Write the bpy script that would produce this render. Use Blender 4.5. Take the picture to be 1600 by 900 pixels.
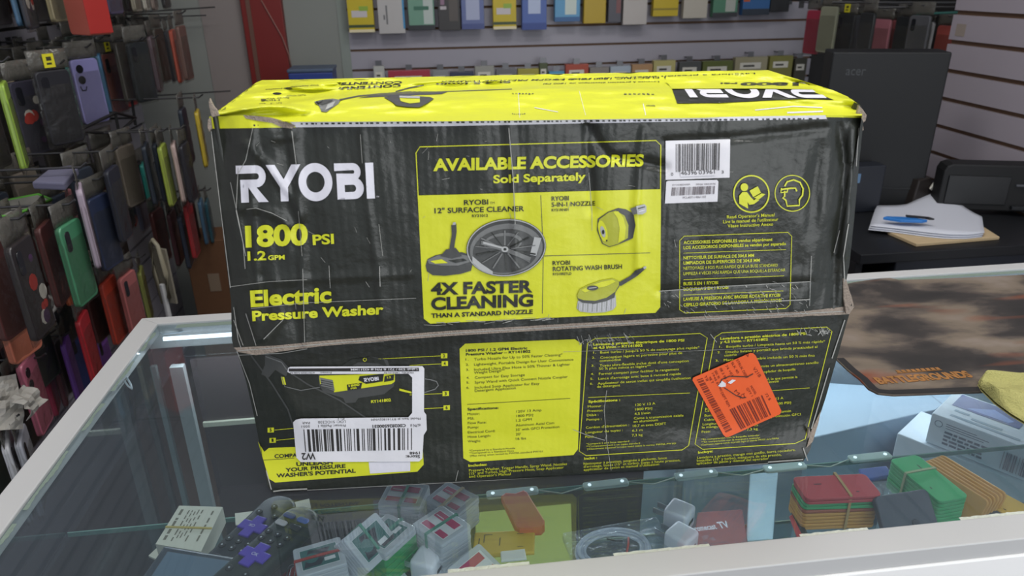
import bpy, bmesh, math, random
from mathutils import Vector, Matrix, noise

# ------------------------------------------------------------------ camera, world, lights
for o in list(bpy.data.objects):
    bpy.data.objects.remove(o)
SC = bpy.context.scene
COL = SC.collection
SC.view_settings.view_transform = 'Standard'
SC.view_settings.look = 'None'
SC.view_settings.gamma = 1.0
SC.view_settings.use_curve_mapping = False
SC.view_settings.exposure = 0.0
SC.cycles.transparent_max_bounces = 24
SC.cycles.max_bounces = 8

FPX = 1137.82                                   # focal length in pixels of the 1600 px wide frame
CAM = Vector((-0.101, -0.619, 1.443))
CROT = (1.1677242, 0.01486, -0.1223942)
cd = bpy.data.cameras.new('camera')
cam = bpy.data.objects.new('camera', cd)
COL.objects.link(cam)
cam.location = CAM
cam.rotation_euler = CROT
cd.sensor_width = 36.0
cd.lens = FPX / 1600 * 36.0
cd.clip_start = 0.02
cd.dof.use_dof = True
cd.dof.focus_distance = 0.86
cd.dof.aperture_fstop = 9.0
SC.camera = cam

w = bpy.data.worlds.new('world')
SC.world = w
w.use_nodes = True
w.node_tree.nodes['Background'].inputs[0].default_value = (0.80, 0.88, 1.0, 1)
w.node_tree.nodes['Background'].inputs[1].default_value = 0.55


def area(name, loc, target, sx, sy, power, color):
    l = bpy.data.lights.new(name, 'AREA')
    l.shape = 'RECTANGLE'
    l.size, l.size_y, l.energy, l.color = sx, sy, power, color
    o = bpy.data.objects.new(name, l)
    COL.objects.link(o)
    o.location = loc
    o.rotation_euler = (Vector(target) - Vector(loc)).to_track_quat('-Z', 'Y').to_euler()
    return o


# ceiling panels of the shop and an added light behind the camera for the carton's sheen
PANELS = [(-0.30, 0.55), (0.62, 0.55), (-0.2, -0.75), (0.9, -0.75)]
for q in PANELS:
    area('ceiling_panel_light', (q[0], q[1], 2.665), (q[0], q[1], 0), 0.58, 0.58, 8.0, (1.0, 0.995, 0.985))
area('storefront_daylight', (1.5, -3.0, 1.25), (0.2, 0, 1.0), 3.0, 2.3, 46, (0.96, 0.985, 1.0))

# ------------------------------------------------------------------ measuring the place
MC = Matrix.LocRotScale(CAM, cam.rotation_euler.to_quaternion(), None)
MR = MC.to_3x3()
MRI = MR.inverted()
ZT = 0.96                                       # top of the counter glass


def ray(px, py):
    return MR @ Vector(((px - 800) / FPX, (450 - py) / FPX, -1))


def at(ax, val, px, py):
    d = ray(px, py)
    return CAM + d * ((val - CAM[ax]) / d[ax])


def atz(z, px, py):
    return at(2, z, px, py)


# foot of the carton's front on the glass
_a, _b = atz(ZT + 0.0005, 425, 769.5), atz(ZT + 0.0005, 1256, 722)
BOXROT = math.atan2(_b.y - _a.y, _b.x - _a.x)
BORG = _a + (_b - _a).normalized() * 0.268
BORG.z = ZT
BM = Matrix.Translation(BORG) @ Matrix.Rotation(BOXROT, 4, 'Z')
BMI = BM.inverted()
CAML = BMI @ CAM
print('BOX', BORG, math.degrees(BOXROT), (_b - _a).length)


def pr(P):
    q = MRI @ (Vector(P) - CAM)
    return 800 + FPX * q.x / -q.z, 450 - FPX * q.y / -q.z


def rayl(px, py):
    return BMI.to_3x3() @ ray(px, py)


def front_uv(p):
    d = rayl(*p)
    t = (0.0 - CAML.y) / d.y
    q = CAML + d * t
    return Vector((q.x, q.z))


# ------------------------------------------------------------------ helpers
random.seed(7)
R = random.Random(11)


def lin(h):
    if isinstance(h, str):
        c = [int(h[i:i + 2], 16) / 255 for i in (0, 2, 4)]
    else:
        c = [x / 255 for x in h]
    return tuple(x / 12.92 if x <= 0.04045 else ((x + 0.055) / 1.055) ** 2.4 for x in c) + (1,)


MATS = {}


def mat(name, col='808080', rough=0.5, metal=0.0, bump=0.0, bscale=60.0, var=0.0, coat=0.0, emit=None, es=0.0, spec=0.5):
    if name in MATS:
        return MATS[name]
    m = bpy.data.materials.new(name)
    m.use_nodes = True
    nt = m.node_tree
    b = nt.nodes['Principled BSDF']
    c = lin(col)
    b.inputs['Base Color'].default_value = c
    b.inputs['Roughness'].default_value = rough
    b.inputs['Metallic'].default_value = metal
    b.inputs['Coat Weight'].default_value = coat
    b.inputs['Coat Roughness'].default_value = 0.12
    b.inputs['Specular IOR Level'].default_value = spec
    if emit:
        b.inputs['Emission Color'].default_value = lin(emit)
        b.inputs['Emission Strength'].default_value = es
    tc = nt.nodes.new('ShaderNodeTexCoord')
    n = nt.nodes.new('ShaderNodeTexNoise')
    n.inputs['Scale'].default_value = bscale
    n.inputs['Detail'].default_value = 4
    nt.links.new(tc.outputs['Object'], n.inputs['Vector'])
    if var:
        mx = nt.nodes.new('ShaderNodeMix')
        mx.data_type = 'RGBA'
        mx.inputs[6].default_value = tuple(max(0, x * (1 - var)) for x in c[:3]) + (1,)
        mx.inputs[7].default_value = tuple(min(1, x * (1 + var)) for x in c[:3]) + (1,)
        nt.links.new(n.outputs['Fac'], mx.inputs[0])
        nt.links.new(mx.outputs[2], b.inputs['Base Color'])
    if bump:
        bp = nt.nodes.new('ShaderNodeBump')
        bp.inputs['Strength'].default_value = bump
        bp.inputs['Distance'].default_value = 0.004
        nt.links.new(n.outputs['Fac'], bp.inputs['Height'])
        nt.links.new(bp.outputs[0], b.inputs['Normal'])
    MATS[name] = m
    return m


def glass_mat(name, tint, base, gain=0.9, gloss_rough=0.0, haze=0.0, hazecol='ffffff', bump=0.0, bscale=40):
    """sheet glass / clear plastic: see-through with an angle-dependent mirror coat"""
    if name in MATS:
        return MATS[name]
    m = bpy.data.materials.new(name)
    m.use_nodes = True
    nt = m.node_tree
    nt.nodes.clear()
    out = nt.nodes.new('ShaderNodeOutputMaterial')
    tr = nt.nodes.new('ShaderNodeBsdfTransparent')
    tr.inputs[0].default_value = lin(tint)
    gl = nt.nodes.new('ShaderNodeBsdfGlossy')
    gl.inputs['Roughness'].default_value = gloss_rough
    lw = nt.nodes.new('ShaderNodeLayerWeight')
    lw.inputs[0].default_value = 0.5
    pw = nt.nodes.new('ShaderNodeMath')
    pw.operation = 'POWER'
    pw.inputs[1].default_value = 5
    ma = nt.nodes.new('ShaderNodeMath')
    ma.operation = 'MULTIPLY_ADD'
    ma.inputs[1].default_value = gain
    ma.inputs[2].default_value = base
    nt.links.new(lw.outputs['Facing'], pw.inputs[0])
    nt.links.new(pw.outputs[0], ma.inputs[0])
    mix = nt.nodes.new('ShaderNodeMixShader')
    nt.links.new(ma.outputs[0], mix.inputs[0])
    src = tr
    if haze:
        df = nt.nodes.new('ShaderNodeBsdfDiffuse')
        df.inputs[0].default_value = lin(hazecol)
        hm = nt.nodes.new('ShaderNodeMixShader')
        hm.inputs[0].default_value = haze
        nt.links.new(tr.outputs[0], hm.inputs[1])
        nt.links.new(df.outputs[0], hm.inputs[2])
        src = hm
    nt.links.new(src.outputs[0], mix.inputs[1])
    nt.links.new(gl.outputs[0], mix.inputs[2])
    nt.links.new(mix.outputs[0], out.inputs[0])
    if bump:
        tc = nt.nodes.new('ShaderNodeTexCoord')
        n = nt.nodes.new('ShaderNodeTexNoise')
        n.inputs['Scale'].default_value = bscale
        nt.links.new(tc.outputs['Object'], n.inputs['Vector'])
        bp = nt.nodes.new('ShaderNodeBump')
        bp.inputs['Strength'].default_value = bump
        bp.inputs['Distance'].default_value = 0.01
        nt.links.new(n.outputs['Fac'], bp.inputs['Height'])
        nt.links.new(bp.outputs[0], gl.inputs['Normal'])
        nt.links.new(bp.outputs[0], lw.inputs['Normal'])
    MATS[name] = m
    return m


def c(h, rough=0.45, **k):
    return mat('plain_%s_%d' % (h, int(rough * 100)), h, rough, **k)


def tag(o, label=None, cat=None, group=None, kind=None):
    if label:
        o['label'] = label
    if cat:
        o['category'] = cat
    if group:
        o['group'] = group
    if kind:
        o['kind'] = kind
    return o


def empty(name, loc, rz=0.0, label=None, cat=None, group=None, rot=None):
    o = bpy.data.objects.new(name, None)
    COL.objects.link(o)
    o.location = loc
    o.rotation_euler = rot if rot else (0, 0, rz)
    o.empty_display_size = 0.02
    return tag(o, label, cat, group)


def link_mesh(name, me, mats, parent=None, smooth=False):
    if not isinstance(mats, (list, tuple)):
        mats = [mats]
    for m in mats:
        me.materials.append(m)
    if smooth:
        for p in me.polygons:
            p.use_smooth = True
    o = bpy.data.objects.new(name, me)
    COL.objects.link(o)
    if parent:
        o.parent = parent
    return o


class MB:
    """collects shapes into one mesh"""

    def __init__(self):
        self.bm = bmesh.new()

    def _new(self, verts, faces, mi=0):
        vs = [self.bm.verts.new(v) for v in verts]
        out = []
        for f in faces:
            try:
                fc = self.bm.faces.new([vs[i] for i in f])
                fc.material_index = mi
                out.append(fc)
            except ValueError:
                pass
        return vs, out

    def box(self, x0, x1, y0, y1, z0, z1, mi=0, bev=0.0, M=None, seg=2):
        vs = [(x, y, z) for x in (x0, x1) for y in (y0, y1) for z in (z0, z1)]
        fs = [(0, 1, 3, 2), (4, 6, 7, 5), (0, 4, 5, 1), (2, 3, 7, 6), (0, 2, 6, 4), (1, 5, 7, 3)]
        b2 = bmesh.new()
        vv = [b2.verts.new(v) for v in vs]
        for f in fs:
            b2.faces.new([vv[i] for i in f])
        bmesh.ops.recalc_face_normals(b2, faces=b2.faces)
        if bev:
            bmesh.ops.bevel(b2, geom=list(b2.edges), offset=bev, segments=seg, affect='EDGES', profile=0.5)
        if M:
            bmesh.ops.transform(b2, matrix=M, verts=b2.verts)
        self._merge(b2, mi)
        return self

    def _merge(self, b2, mi):
        b2.verts.index_update()
        vs = [self.bm.verts.new(v.co) for v in b2.verts]
        for f in b2.faces:
            try:
                g = self.bm.faces.new([vs[v.index] for v in f.verts])
                g.material_index = mi
            except ValueError:
                pass
        b2.free()

    def prism(self, pts, z0, z1, mi=0, bev=0.0, M=None, top_mi=None):
        """polygon in xy extruded z0..z1"""
        n = len(pts)
        b2 = bmesh.new()
        lo = [b2.verts.new((p[0], p[1], z0)) for p in pts]
        hi = [b2.verts.new((p[0], p[1], z1)) for p in pts]
        b2.faces.new(list(reversed(lo)))
        tf = b2.faces.new(hi)
        for i in range(n):
            j = (i + 1) % n
            b2.faces.new((lo[i], lo[j], hi[j], hi[i]))
        bmesh.ops.recalc_face_normals(b2, faces=b2.faces)
        if bev:
            es = [e for e in b2.edges if abs(e.verts[0].co.z - e.verts[1].co.z) < 1e-9]
            bmesh.ops.bevel(b2, geom=es, offset=bev, segments=2, affect='EDGES', profile=0.5)
        if M:
            bmesh.ops.transform(b2, matrix=M, verts=b2.verts)
        self._merge(b2, mi)
        return self

    def tube(self, pts, r, seg=8, mi=0, closed=False):
        pts = [Vector(p) for p in pts]
        n = len(pts)
        rings = []
        up = Vector((0, 0, 1))
        for i, p in enumerate(pts):
            if closed:
                t = pts[(i + 1) % n] - pts[i - 1]
            else:
                t = pts[min(i + 1, n - 1)] - pts[max(i - 1, 0)]
            t.normalize()
            a = t.cross(up)
            if a.length < 0.05:
                a = t.cross(Vector((1, 0, 0)))
            a.normalize()
            b = t.cross(a)
            rr = r[i] if isinstance(r, (list, tuple)) else r
            rings.append([self.bm.verts.new(p + (a * math.cos(k * 2 * math.pi / seg) + b * math.sin(k * 2 * math.pi / seg)) * rr) for k in range(seg)])
        m = n if closed else n - 1
        for i in range(m):
            A, B = rings[i], rings[(i + 1) % n]
            for k in range(seg):
                f = self.bm.faces.new((A[k], A[(k + 1) % seg], B[(k + 1) % seg], B[k]))
                f.material_index = mi
        if not closed:
            for rg in (list(reversed(rings[0])), rings[-1]):
                self.bm.faces.new(rg).material_index = mi
        return self

    def grid(self, nu, nv, fn, mi=0, thick=0.0):
        vs = [[self.bm.verts.new(fn(i / nu, j / nv)) for j in range(nv + 1)] for i in range(nu + 1)]
        for i in range(nu):
            for j in range(nv):
                self.bm.faces.new((vs[i][j], vs[i + 1][j], vs[i + 1][j + 1], vs[i][j + 1])).material_index = mi
        return self

    def build(self, name, mats, parent=None, smooth=False, loc=None, rot=None, solid=0.0, recalc=True):
        if recalc:
            bmesh.ops.recalc_face_normals(self.bm, faces=self.bm.faces)
        me = bpy.data.meshes.new(name)
        self.bm.to_mesh(me)
        self.bm.free()
        o = link_mesh(name, me, mats, parent, smooth)
        if loc is not None:
            o.location = loc
        if rot is not None:
            o.rotation_euler = rot
        if solid:
            s = o.modifiers.new('thick', 'SOLIDIFY')
            s.thickness = solid
            s.offset = 0
        return o


def rrect(w_, h_, r, n=4, cx=0, cy=0):
    pts = []
    for sx, sy, a0 in ((1, 1, 0), (-1, 1, 90), (-1, -1, 180), (1, -1, 270)):
        for k in range(n + 1):
            a = math.radians(a0 + 90 * k / n)
            pts.append((cx + sx * (w_ / 2 - r) + r * math.cos(a), cy + sy * (h_ / 2 - r) + r * math.sin(a)))
    return pts


def circ(x, y, r, n=24):
    return [(x + r * math.cos(2 * math.pi * k / n), y + r * math.sin(2 * math.pi * k / n)) for k in range(n)]


def copy_tree(o, parent=None):
    n = o.copy()
    COL.objects.link(n)
    if parent:
        n.parent = parent
    for ch in list(o.children):
        copy_tree(ch, n)
    return n


# ---- lettering -------------------------------------------------------------
_TX = {}


def text_geo(s, bold=0.0):
    k = (s, bold)
    if k in _TX:
        return _TX[k]
    cu = bpy.data.curves.new('t', 'FONT')
    cu.body = s
    cu.size = 1.0
    cu.offset = bold
    cu.resolution_u = 4 if len(s) < 22 else 2
    ob = bpy.data.objects.new('t', cu)
    COL.objects.link(ob)
    dg = bpy.context.evaluated_depsgraph_get()
    me = bpy.data.meshes.new_from_object(ob.evaluated_get(dg))
    V = [(v.co.x, v.co.y) for v in me.vertices]
    F = [tuple(p.vertices) for p in me.polygons]
    bpy.data.objects.remove(ob)
    bpy.data.curves.remove(cu)
    bpy.data.meshes.remove(me)
    _TX[k] = (V, F)
    return V, F


_cv, _ = text_geo('H')
CAP = max(v[1] for v in _cv)


def cap_of(bold):
    V, F = text_geo('H', bold)
    return min(v[1] for v in V), max(v[1] for v in V)


def text_on(mb, s, M, height, mi=0, bold=0.0, width=None, lift=0.0):
    """lettering as flat geometry in the xy plane of M, lower left at the origin"""
    V, F = text_geo(s, bold)
    x0 = min(v[0] for v in V)
    x1 = max(v[0] for v in V)
    y0, y1 = cap_of(bold)
    k = height / (y1 - y0)
    kx = width / (x1 - x0) if width else k
    mb._new([M @ Vector(((v[0] - x0) * kx, (v[1] - y0) * k, lift)) for v in V], F, mi)


# ---- printed faces of the carton: every print follows the dented cardboard --
class Face:
    def __init__(self, to_uv, to_xyz, step):
        self.to_uv, self.to_xyz, self.step = to_uv, to_xyz, step
        self.V, self.F, self.MI, self.UV = [], [], [], []

    def add(self, verts, faces, mi, layer, uv=True):
        P = verts if uv else [self.to_uv(p) for p in verts]
        bm = bmesh.new()
        vs = [bm.verts.new((p[0], p[1], 0)) for p in P]
        for f in faces:
            try:
                bm.faces.new([vs[i] for i in f])
            except ValueError:
                pass
        if any(len(f.verts) > 4 for f in bm.faces):
            bmesh.ops.triangulate(bm, faces=[f for f in bm.faces if len(f.verts) > 4], ngon_method='EAR_CLIP')
        for ax in (0, 1):
            lo = min(p[ax] for p in P)
            hi = max(p[ax] for p in P)
            k = math.floor(lo / self.step) + 1
            while k * self.step < hi:
                co = [0, 0, 0]
                no = [0, 0, 0]
                co[ax] = k * self.step
                no[ax] = 1
                bmesh.ops.bisect_plane(bm, geom=bm.verts[:] + bm.edges[:] + bm.faces[:], dist=1e-7, plane_co=co, plane_no=no)
                k += 1
        bm.verts.index_update()
        b = len(self.V)
        for v in bm.verts:
            self.V.append(self.to_xyz(v.co.x, v.co.y, layer))
            self.UV.append((v.co.x, v.co.y))
        for f in bm.faces:
            self.F.append([b + v.index for v in f.verts])
            self.MI.append(mi)
        bm.free()

    def poly(self, pts, mi, layer):
        self.add(pts, [tuple(range(len(pts)))], mi, layer, uv=False)

    def line(self, pts, wpx, mi, layer, closed=False):
        P = [Vector(p) for p in pts]
        n = len(P)
        L, Rr = [], []
        for i in range(n):
            a = P[i - 1] if (i > 0 or closed) else P[i]
            b = P[(i + 1) % n] if (i < n - 1 or closed) else P[i]
            t = (b - a).normalized()
            nn = Vector((-t.y, t.x)) * wpx / 2
            L.append(P[i] + nn)
            Rr.append(P[i] - nn)
        m = n if closed else n - 1
        self.add(L + Rr, [(i, (i + 1) % n, n + (i + 1) % n, n + i) for i in range(m)], mi, layer, uv=False)

    def ring(self, cx, cy, rx, ry, wpx, mi, layer, n=40, ang=0):
        pts = []
        for k in range(n):
            a = 2 * math.pi * k / n
            x, y = rx * math.cos(a), ry * math.sin(a)
            pts.append((cx + x * math.cos(ang) - y * math.sin(ang), cy + x * math.sin(ang) + y * math.cos(ang)))
        self.line(pts, wpx, mi, layer, True)

    def disc(self, cx, cy, rx, ry, mi, layer, n=28, ang=0):
        pts = []
        for k in range(n):
            a = 2 * math.pi * k / n
            x, y = rx * math.cos(a), ry * math.sin(a)
            pts.append((cx + x * math.cos(ang) - y * math.sin(ang), cy + x * math.sin(ang) + y * math.cos(ang)))
        self.poly(pts, mi, layer)

    def text(self, s, p0, p1, hpx, mi, layer=3, bold=0.0):
        V, F = text_geo(s, bold)
        x0 = min(v[0] for v in V)
        x1 = max(v[0] for v in V)
        yc0, yc1 = cap_of(bold)
        a, b = self.to_uv(p0), self.to_uv(p1)
        t = (Vector(p1) - Vector(p0)).normalized()
        up = Vector((t.y, -t.x)) * abs(hpx)
        h = self.to_uv((p0[0] + up.x, p0[1] + up.y)) - a
        self.add([a + (b - a) * ((v[0] - x0) / (x1 - x0)) + h * ((v[1] - yc0) / (yc1 - yc0)) for v in V], F, mi, layer)

    def quad_bars(self, q, widths, mi, layer):
        """bars across a quad q = (tl, tr, br, bl) in pixels; widths = (start, end) fractions"""
        tl, tr, br, bl = [Vector(p) for p in q]
        V, F = [], []
        for a, b in widths:
            k = len(V)
            V += [tl.lerp(tr, a), tl.lerp(tr, b), bl.lerp(br, b), bl.lerp(br, a)]
            F.append((k, k + 1, k + 2, k + 3))
        self.add(V, F, mi, layer, uv=False)

    def build(self, name, mats, parent, extra=None):
        V, F, MI = list(self.V), list(self.F), list(self.MI)
        nprint = len(V)
        if extra:
            b = len(V)
            V += extra[0]
            F += [[b + i for i in f] for f in extra[1]]
            MI += extra[2]
        me = bpy.data.meshes.new(name)
        me.from_pydata([tuple(v) for v in V], [], F)
        for m in mats:
            me.materials.append(m)
        me.polygons.foreach_set('material_index', MI)
        me.polygons.foreach_set('use_smooth', [True] * len(F))
        uvl = me.uv_layers.new(name='face')
        UV = self.UV + [(0.013 * i, 0.01) for i in range(len(V) - nprint)]
        for lp in me.loops:
            uvl.data[lp.index].uv = (UV[lp.vertex_index][0] * 100, UV[lp.vertex_index][1] * 100)   # centimetres
        me.update()
        o = bpy.data.objects.new(name, me)
        COL.objects.link(o)
        o.parent = parent
        return o


def barcode(n, seed):
    r = random.Random(seed)
    x, out = 0.0, []
    ws = [r.choice((1, 1, 2, 3)) for _ in range(2 * n)]
    tot = sum(ws)
    for i in range(n):
        out.append((x / tot, (x + ws[2 * i]) / tot))
        x += ws[2 * i] + ws[2 * i + 1]
    return out


def print_mat(name, col, rough=0.36, coat=0.35, bump=0.35, corr=0.12):
    bump *= 0.6
    corr *= 0.4
    m = bpy.data.materials.new(name)
    m.use_nodes = True
    nt = m.node_tree
    b = nt.nodes['Principled BSDF']
    b.inputs['Base Color'].default_value = lin(col)
    b.inputs['Roughness'].default_value = rough
    b.inputs['Coat Weight'].default_value = coat
    b.inputs['Coat Roughness'].default_value = 0.22
    b.inputs['Specular IOR Level'].default_value = 0.4
    uv = nt.nodes.new('ShaderNodeUVMap')
    uv.uv_map = 'face'
    wv = nt.nodes.new('ShaderNodeTexWave')
    wv.inputs['Scale'].default_value = 0.42
    wv.inputs['Distortion'].default_value = 3.5
    wv.inputs['Detail'].default_value = 2
    mp = nt.nodes.new('ShaderNodeMapping')
    mp.inputs['Scale'].default_value = (1, 0.12, 1)
    nt.links.new(uv.outputs[0], mp.inputs[0])
    nt.links.new(mp.outputs[0], wv.inputs[0])
    n = nt.nodes.new('ShaderNodeTexNoise')
    n.inputs['Scale'].default_value = 0.45
    n.inputs['Detail'].default_value = 5
    n.inputs['Roughness'].default_value = 0.5
    nt.links.new(uv.outputs[0], n.inputs['Vector'])
    bp = nt.nodes.new('ShaderNodeBump')
    bp.inputs['Strength'].default_value = bump
    bp.inputs['Distance'].default_value = 0.006
    nt.links.new(n.outputs['Fac'], bp.inputs['Height'])
    bp2 = nt.nodes.new('ShaderNodeBump')
    bp2.inputs['Strength'].default_value = corr
    bp2.inputs['Distance'].default_value = 0.002
    nt.links.new(wv.outputs['Fac'], bp2.inputs['Height'])
    nt.links.new(bp.outputs[0], bp2.inputs['Normal'])
    nt.links.new(bp2.outputs[0], b.inputs['Normal'])
    nt.links.new(bp2.outputs[0], b.inputs['Coat Normal'])
    return m

# ================================================================== THE ROOM
XL, XR, YB, ZC = -1.18, 1.50, 2.38, 2.70
m_slat = mat('slat_laminate', 'a19ea8', 0.42, var=0.05, bscale=3)
m_slat2 = mat('slat_laminate_side', 'a8a0a9', 0.42, var=0.05, bscale=3)
m_groove = mat('slat_groove_board', '7d624c', 0.8)
m_grooved = mat('slat_groove_dark', '3a3733', 0.8)
m_wall = mat('wall_paint_grey', '8a8d88', 0.7, var=0.06, bscale=4)
m_dark = mat('wall_paint_dark', '2c2b2c', 0.8)
m_floor = mat('floor_tile_brown', '5a4b44', 0.35, var=0.2, bscale=5)
m_ceil = mat('ceiling_white', 'f0f0ee', 0.8)
m_red = mat('door_paint_red', '7a1f1b', 0.45, var=0.08, bscale=8)


def struct(o):
    o['kind'] = 'structure'
    return o


struct(MB().box(XL - 0.1, 1.9, -2.2, YB + 0.1, -0.1, 0).build('floor', m_floor))
struct(MB().box(XL - 0.1, 1.9, -2.2, YB + 0.1, ZC, ZC + 0.08).build('ceiling', m_ceil))


def slat_wall(mb, axis, pos, sgn, a0, a1, z0, z1, phase, sp, gap=0.0045):
    """boards of a slatwall with open grooves; axis = the one the wall faces, sgn = facing side"""
    th = 0.012

    def bx(p0, p1, zz0, zz1, mi):
        lo, hi = min(p0, p1), max(p0, p1)
        if axis == 0:
            mb.box(lo, hi, a0, a1, zz0, zz1, mi)
        else:
            mb.box(a0, a1, lo, hi, zz0, zz1, mi)
    bx(pos, pos - sgn * 0.03, z0, z1, 1)
    k = math.floor((z0 - phase) / sp)
    while phase + k * sp < z1:
        lo = max(z0, phase + k * sp + gap)
        hi = min(z1, phase + (k + 1) * sp - gap)
        if hi > lo:
            bx(pos, pos + sgn * th, lo, hi, 0)
        k += 1


mb = MB()
slat_wall(mb, 0, XL, 1, -1.6, YB, 0, ZC, 0.02, 0.0775)
struct(mb.build('wall_left', [m_slat, m_grooved]))
xe = at(1, YB, 546, 60).x
xr_end = at(1, YB, 1262, 60).x
mb = MB()
slat_wall(mb, 1, YB, -1, xe, xr_end + 0.02, 0.0, ZC, 1.193, 0.0737)
mb.box(xr_end + 0.02, 1.88, YB - 0.012, YB + 0.03, 0, ZC, 3)
mb.box(XL - 0.03, xe, YB - 0.012, YB + 0.03, 0, ZC, 2)
struct(mb.build('wall_back', [m_slat, m_groove, m_wall, m_dark]))
# end trim where the slats begin
struct(MB().box(xe - 0.035, xe, YB - 0.016, YB - 0.0121, 0, ZC).build('trim_1', mat('trim_grey_green', '8b938d', 0.6)))
# side panel of slats on the customer side, and the dark wall beyond it
mb = MB()
slat_wall(mb, 0, XR, -1, 0.15, at(0, XR, 1487, 65).y, 0, ZC, at(0, XR, 1490, 65).z, (at(0, XR, 1495, 19).z - at(0, XR, 1465, 195).z) / 4, 0.0065)
struct(mb.build('wall_right', [m_slat2, m_groove]))
struct(MB().box(1.85, 1.88, 1.3, YB + 0.03, 0, ZC).build('wall_side', m_dark))
# red door beside the slats
d0 = at(1, YB - 0.02, 377, 0).x
d1 = at(1, YB - 0.02, 441, 0).x
mb = MB()
mb.box(d0, d1, YB - 0.05, YB - 0.0125, 0, 2.05, 0, 0.003)
mb.box(d0 + 0.02, d0 + 0.035, YB - 0.054, YB - 0.0495, 0.05, 2.0, 1)
struct(mb.build('door_1', [m_red, mat('door_strip_brown', '6b4a3e', 0.5)]))
pts = [at(1, YB - 0.056, *q) for q in ((408, 0), (425, 30), (441, 58), (452, 88), (455, 105))]
tag(MB().tube(pts, 0.0022, 6).build('cord', c('9a6f66', 0.6), smooth=True), 'thin pinkish cord hanging slantwise across the red door', 'cord')
# paler pinkish strip of wall beside the door
x0 = at(1, YB, 322, 60).x
struct(MB().box(x0, d0 - 0.004, YB - 0.0165, YB - 0.0122, 0, ZC).build('trim_2', mat('trim_pinkish', '8c8380', 0.65, var=0.08, bscale=3)))

for i, q in enumerate(PANELS):
    e = empty('ceiling_light', (q[0], q[1], 2.70), label=['square ceiling light panel over the phone case rack', 'square ceiling light panel over the printer end', 'square ceiling light panel behind the viewer near the rack', 'square ceiling light panel behind the viewer near the shop front'][i], cat='ceiling light', group='ceiling light panels')
    mb = MB()
    for (a, b, cc, dd) in ((-0.31, 0.31, -0.31, -0.295), (-0.31, 0.31, 0.295, 0.31), (-0.31, -0.295, -0.295, 0.295), (0.295, 0.31, -0.295, 0.295)):
        mb.box(a, b, cc, dd, -0.03, 0.0)
    mb.build('frame', c('d8d8d8', 0.5), e)
    MB().box(-0.294, 0.294, -0.294, 0.294, -0.015, -0.002).build('diffuser', mat('lamp_diffuser', 'f4f4f4', 0.6, emit='fff8ee', es=1.6), e)

# ================================================================== THE COUNTER
m_frame = mat('frame_laminate', 'c0c0bf', 0.38, var=0.03, bscale=9)
m_rail = mat('frame_rail', 'f6f5f3', 0.35, var=0.03, bscale=9)  # rail faces coloured lighter than the frame top for the light they catch
m_glass = glass_mat('counter_glass', 'edf3f4', 0.06, 0.9, 0.0, 0.032, 'c4d6e4')  # blue-white diffuse haze stands in for dust and the reflected veil
m_edge = mat('glass_edge_green', '7fa59a', 0.15, coat=0.5)
m_glass_s = glass_mat('shelf_glass', 'e6f0f0', 0.04)
XC0, XC1, YF, YBK = -0.556, 1.17, -0.1555, 0.4705
RW = 0.031
ctr = empty('display_counter', (0.3, 0.16, 0), label='glass topped display counter with pale laminate frame under the big carton', cat='display counter')


def cl(x, y, z):
    return (x - 0.3, y - 0.16, z)


def cpart(mb, name, mats, smooth=False, parent=None):
    return mb.build(name, mats, parent or ctr, smooth, loc=None if parent else (-0.3, -0.16, 0))


zf0, zf1 = 0.945, 0.9632
I0, I1, J0, J1 = XC0 + RW, XC1 - RW, YF + RW, YBK - RW + 0.006
fm = [('frame_rail', [(XC0, YBK), (XC0, YF), (I0, J0), (I0, J1)]), ('frame_rail', [(XC0, YBK), (I0, J1), (I1, J1), (XC1, YBK)]),
      ('frame_rail', [(XC1, YF), (XC1, YBK), (I1, J1), (I1, J0)]), ('frame_rail', [(XC0, YF), (XC1, YF), (I1, J0), (I0, J0)])]
for i, (n, p) in enumerate(fm):
    cpart(MB().prism([(a * 0.9997, b * 0.9997) for a, b in p], zf0, zf1, 0, 0.0012), n, m_frame)
# glass top, dropped into the frame
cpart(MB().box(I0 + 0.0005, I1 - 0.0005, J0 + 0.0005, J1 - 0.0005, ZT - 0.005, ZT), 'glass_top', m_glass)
# front face strip below the top
cpart(MB().box(XC0, XC1, YF - 0.002, YF + 0.012, 0.914, 0.9449, 0, 0.0015), 'front_rail', m_rail)
cpart(MB().box(XC0, XC1, YBK - 0.012, YBK, 0.914, 0.9449, 0, 0.0015), 'back_rail', m_rail)
cpart(MB().box(XC0, XC0 + 0.012, YF + 0.0125, YBK - 0.0125, 0.925, 0.9449), 'side_rail', m_rail)
cpart(MB().box(XC1 - 0.012, XC1, YF + 0.0125, YBK - 0.0125, 0.914, 0.9449), 'side_rail', m_rail)
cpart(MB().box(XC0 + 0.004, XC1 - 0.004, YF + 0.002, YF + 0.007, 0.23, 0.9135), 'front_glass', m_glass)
cpart(MB().box(XC0 + 0.003, XC0 + 0.008, YF + 0.013, YBK - 0.013, 0.23, 0.9245), 'side_glass', glass_mat('side_glass_tinted', 'cfd6dc', 0.20))
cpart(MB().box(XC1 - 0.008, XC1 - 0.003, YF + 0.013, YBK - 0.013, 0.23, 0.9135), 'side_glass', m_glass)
# deck and plinth
cpart(MB().box(XC0, XC1, YF, YBK, 0.0, 0.2), 'plinth', mat('plinth_brown', '3f3430', 0.45, var=0.1))
cpart(MB().box(XC0, XC1, YF, YBK, 0.2005, 0.2295), 'deck', mat('deck_brown', '51443f', 0.4, var=0.1))
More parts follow.
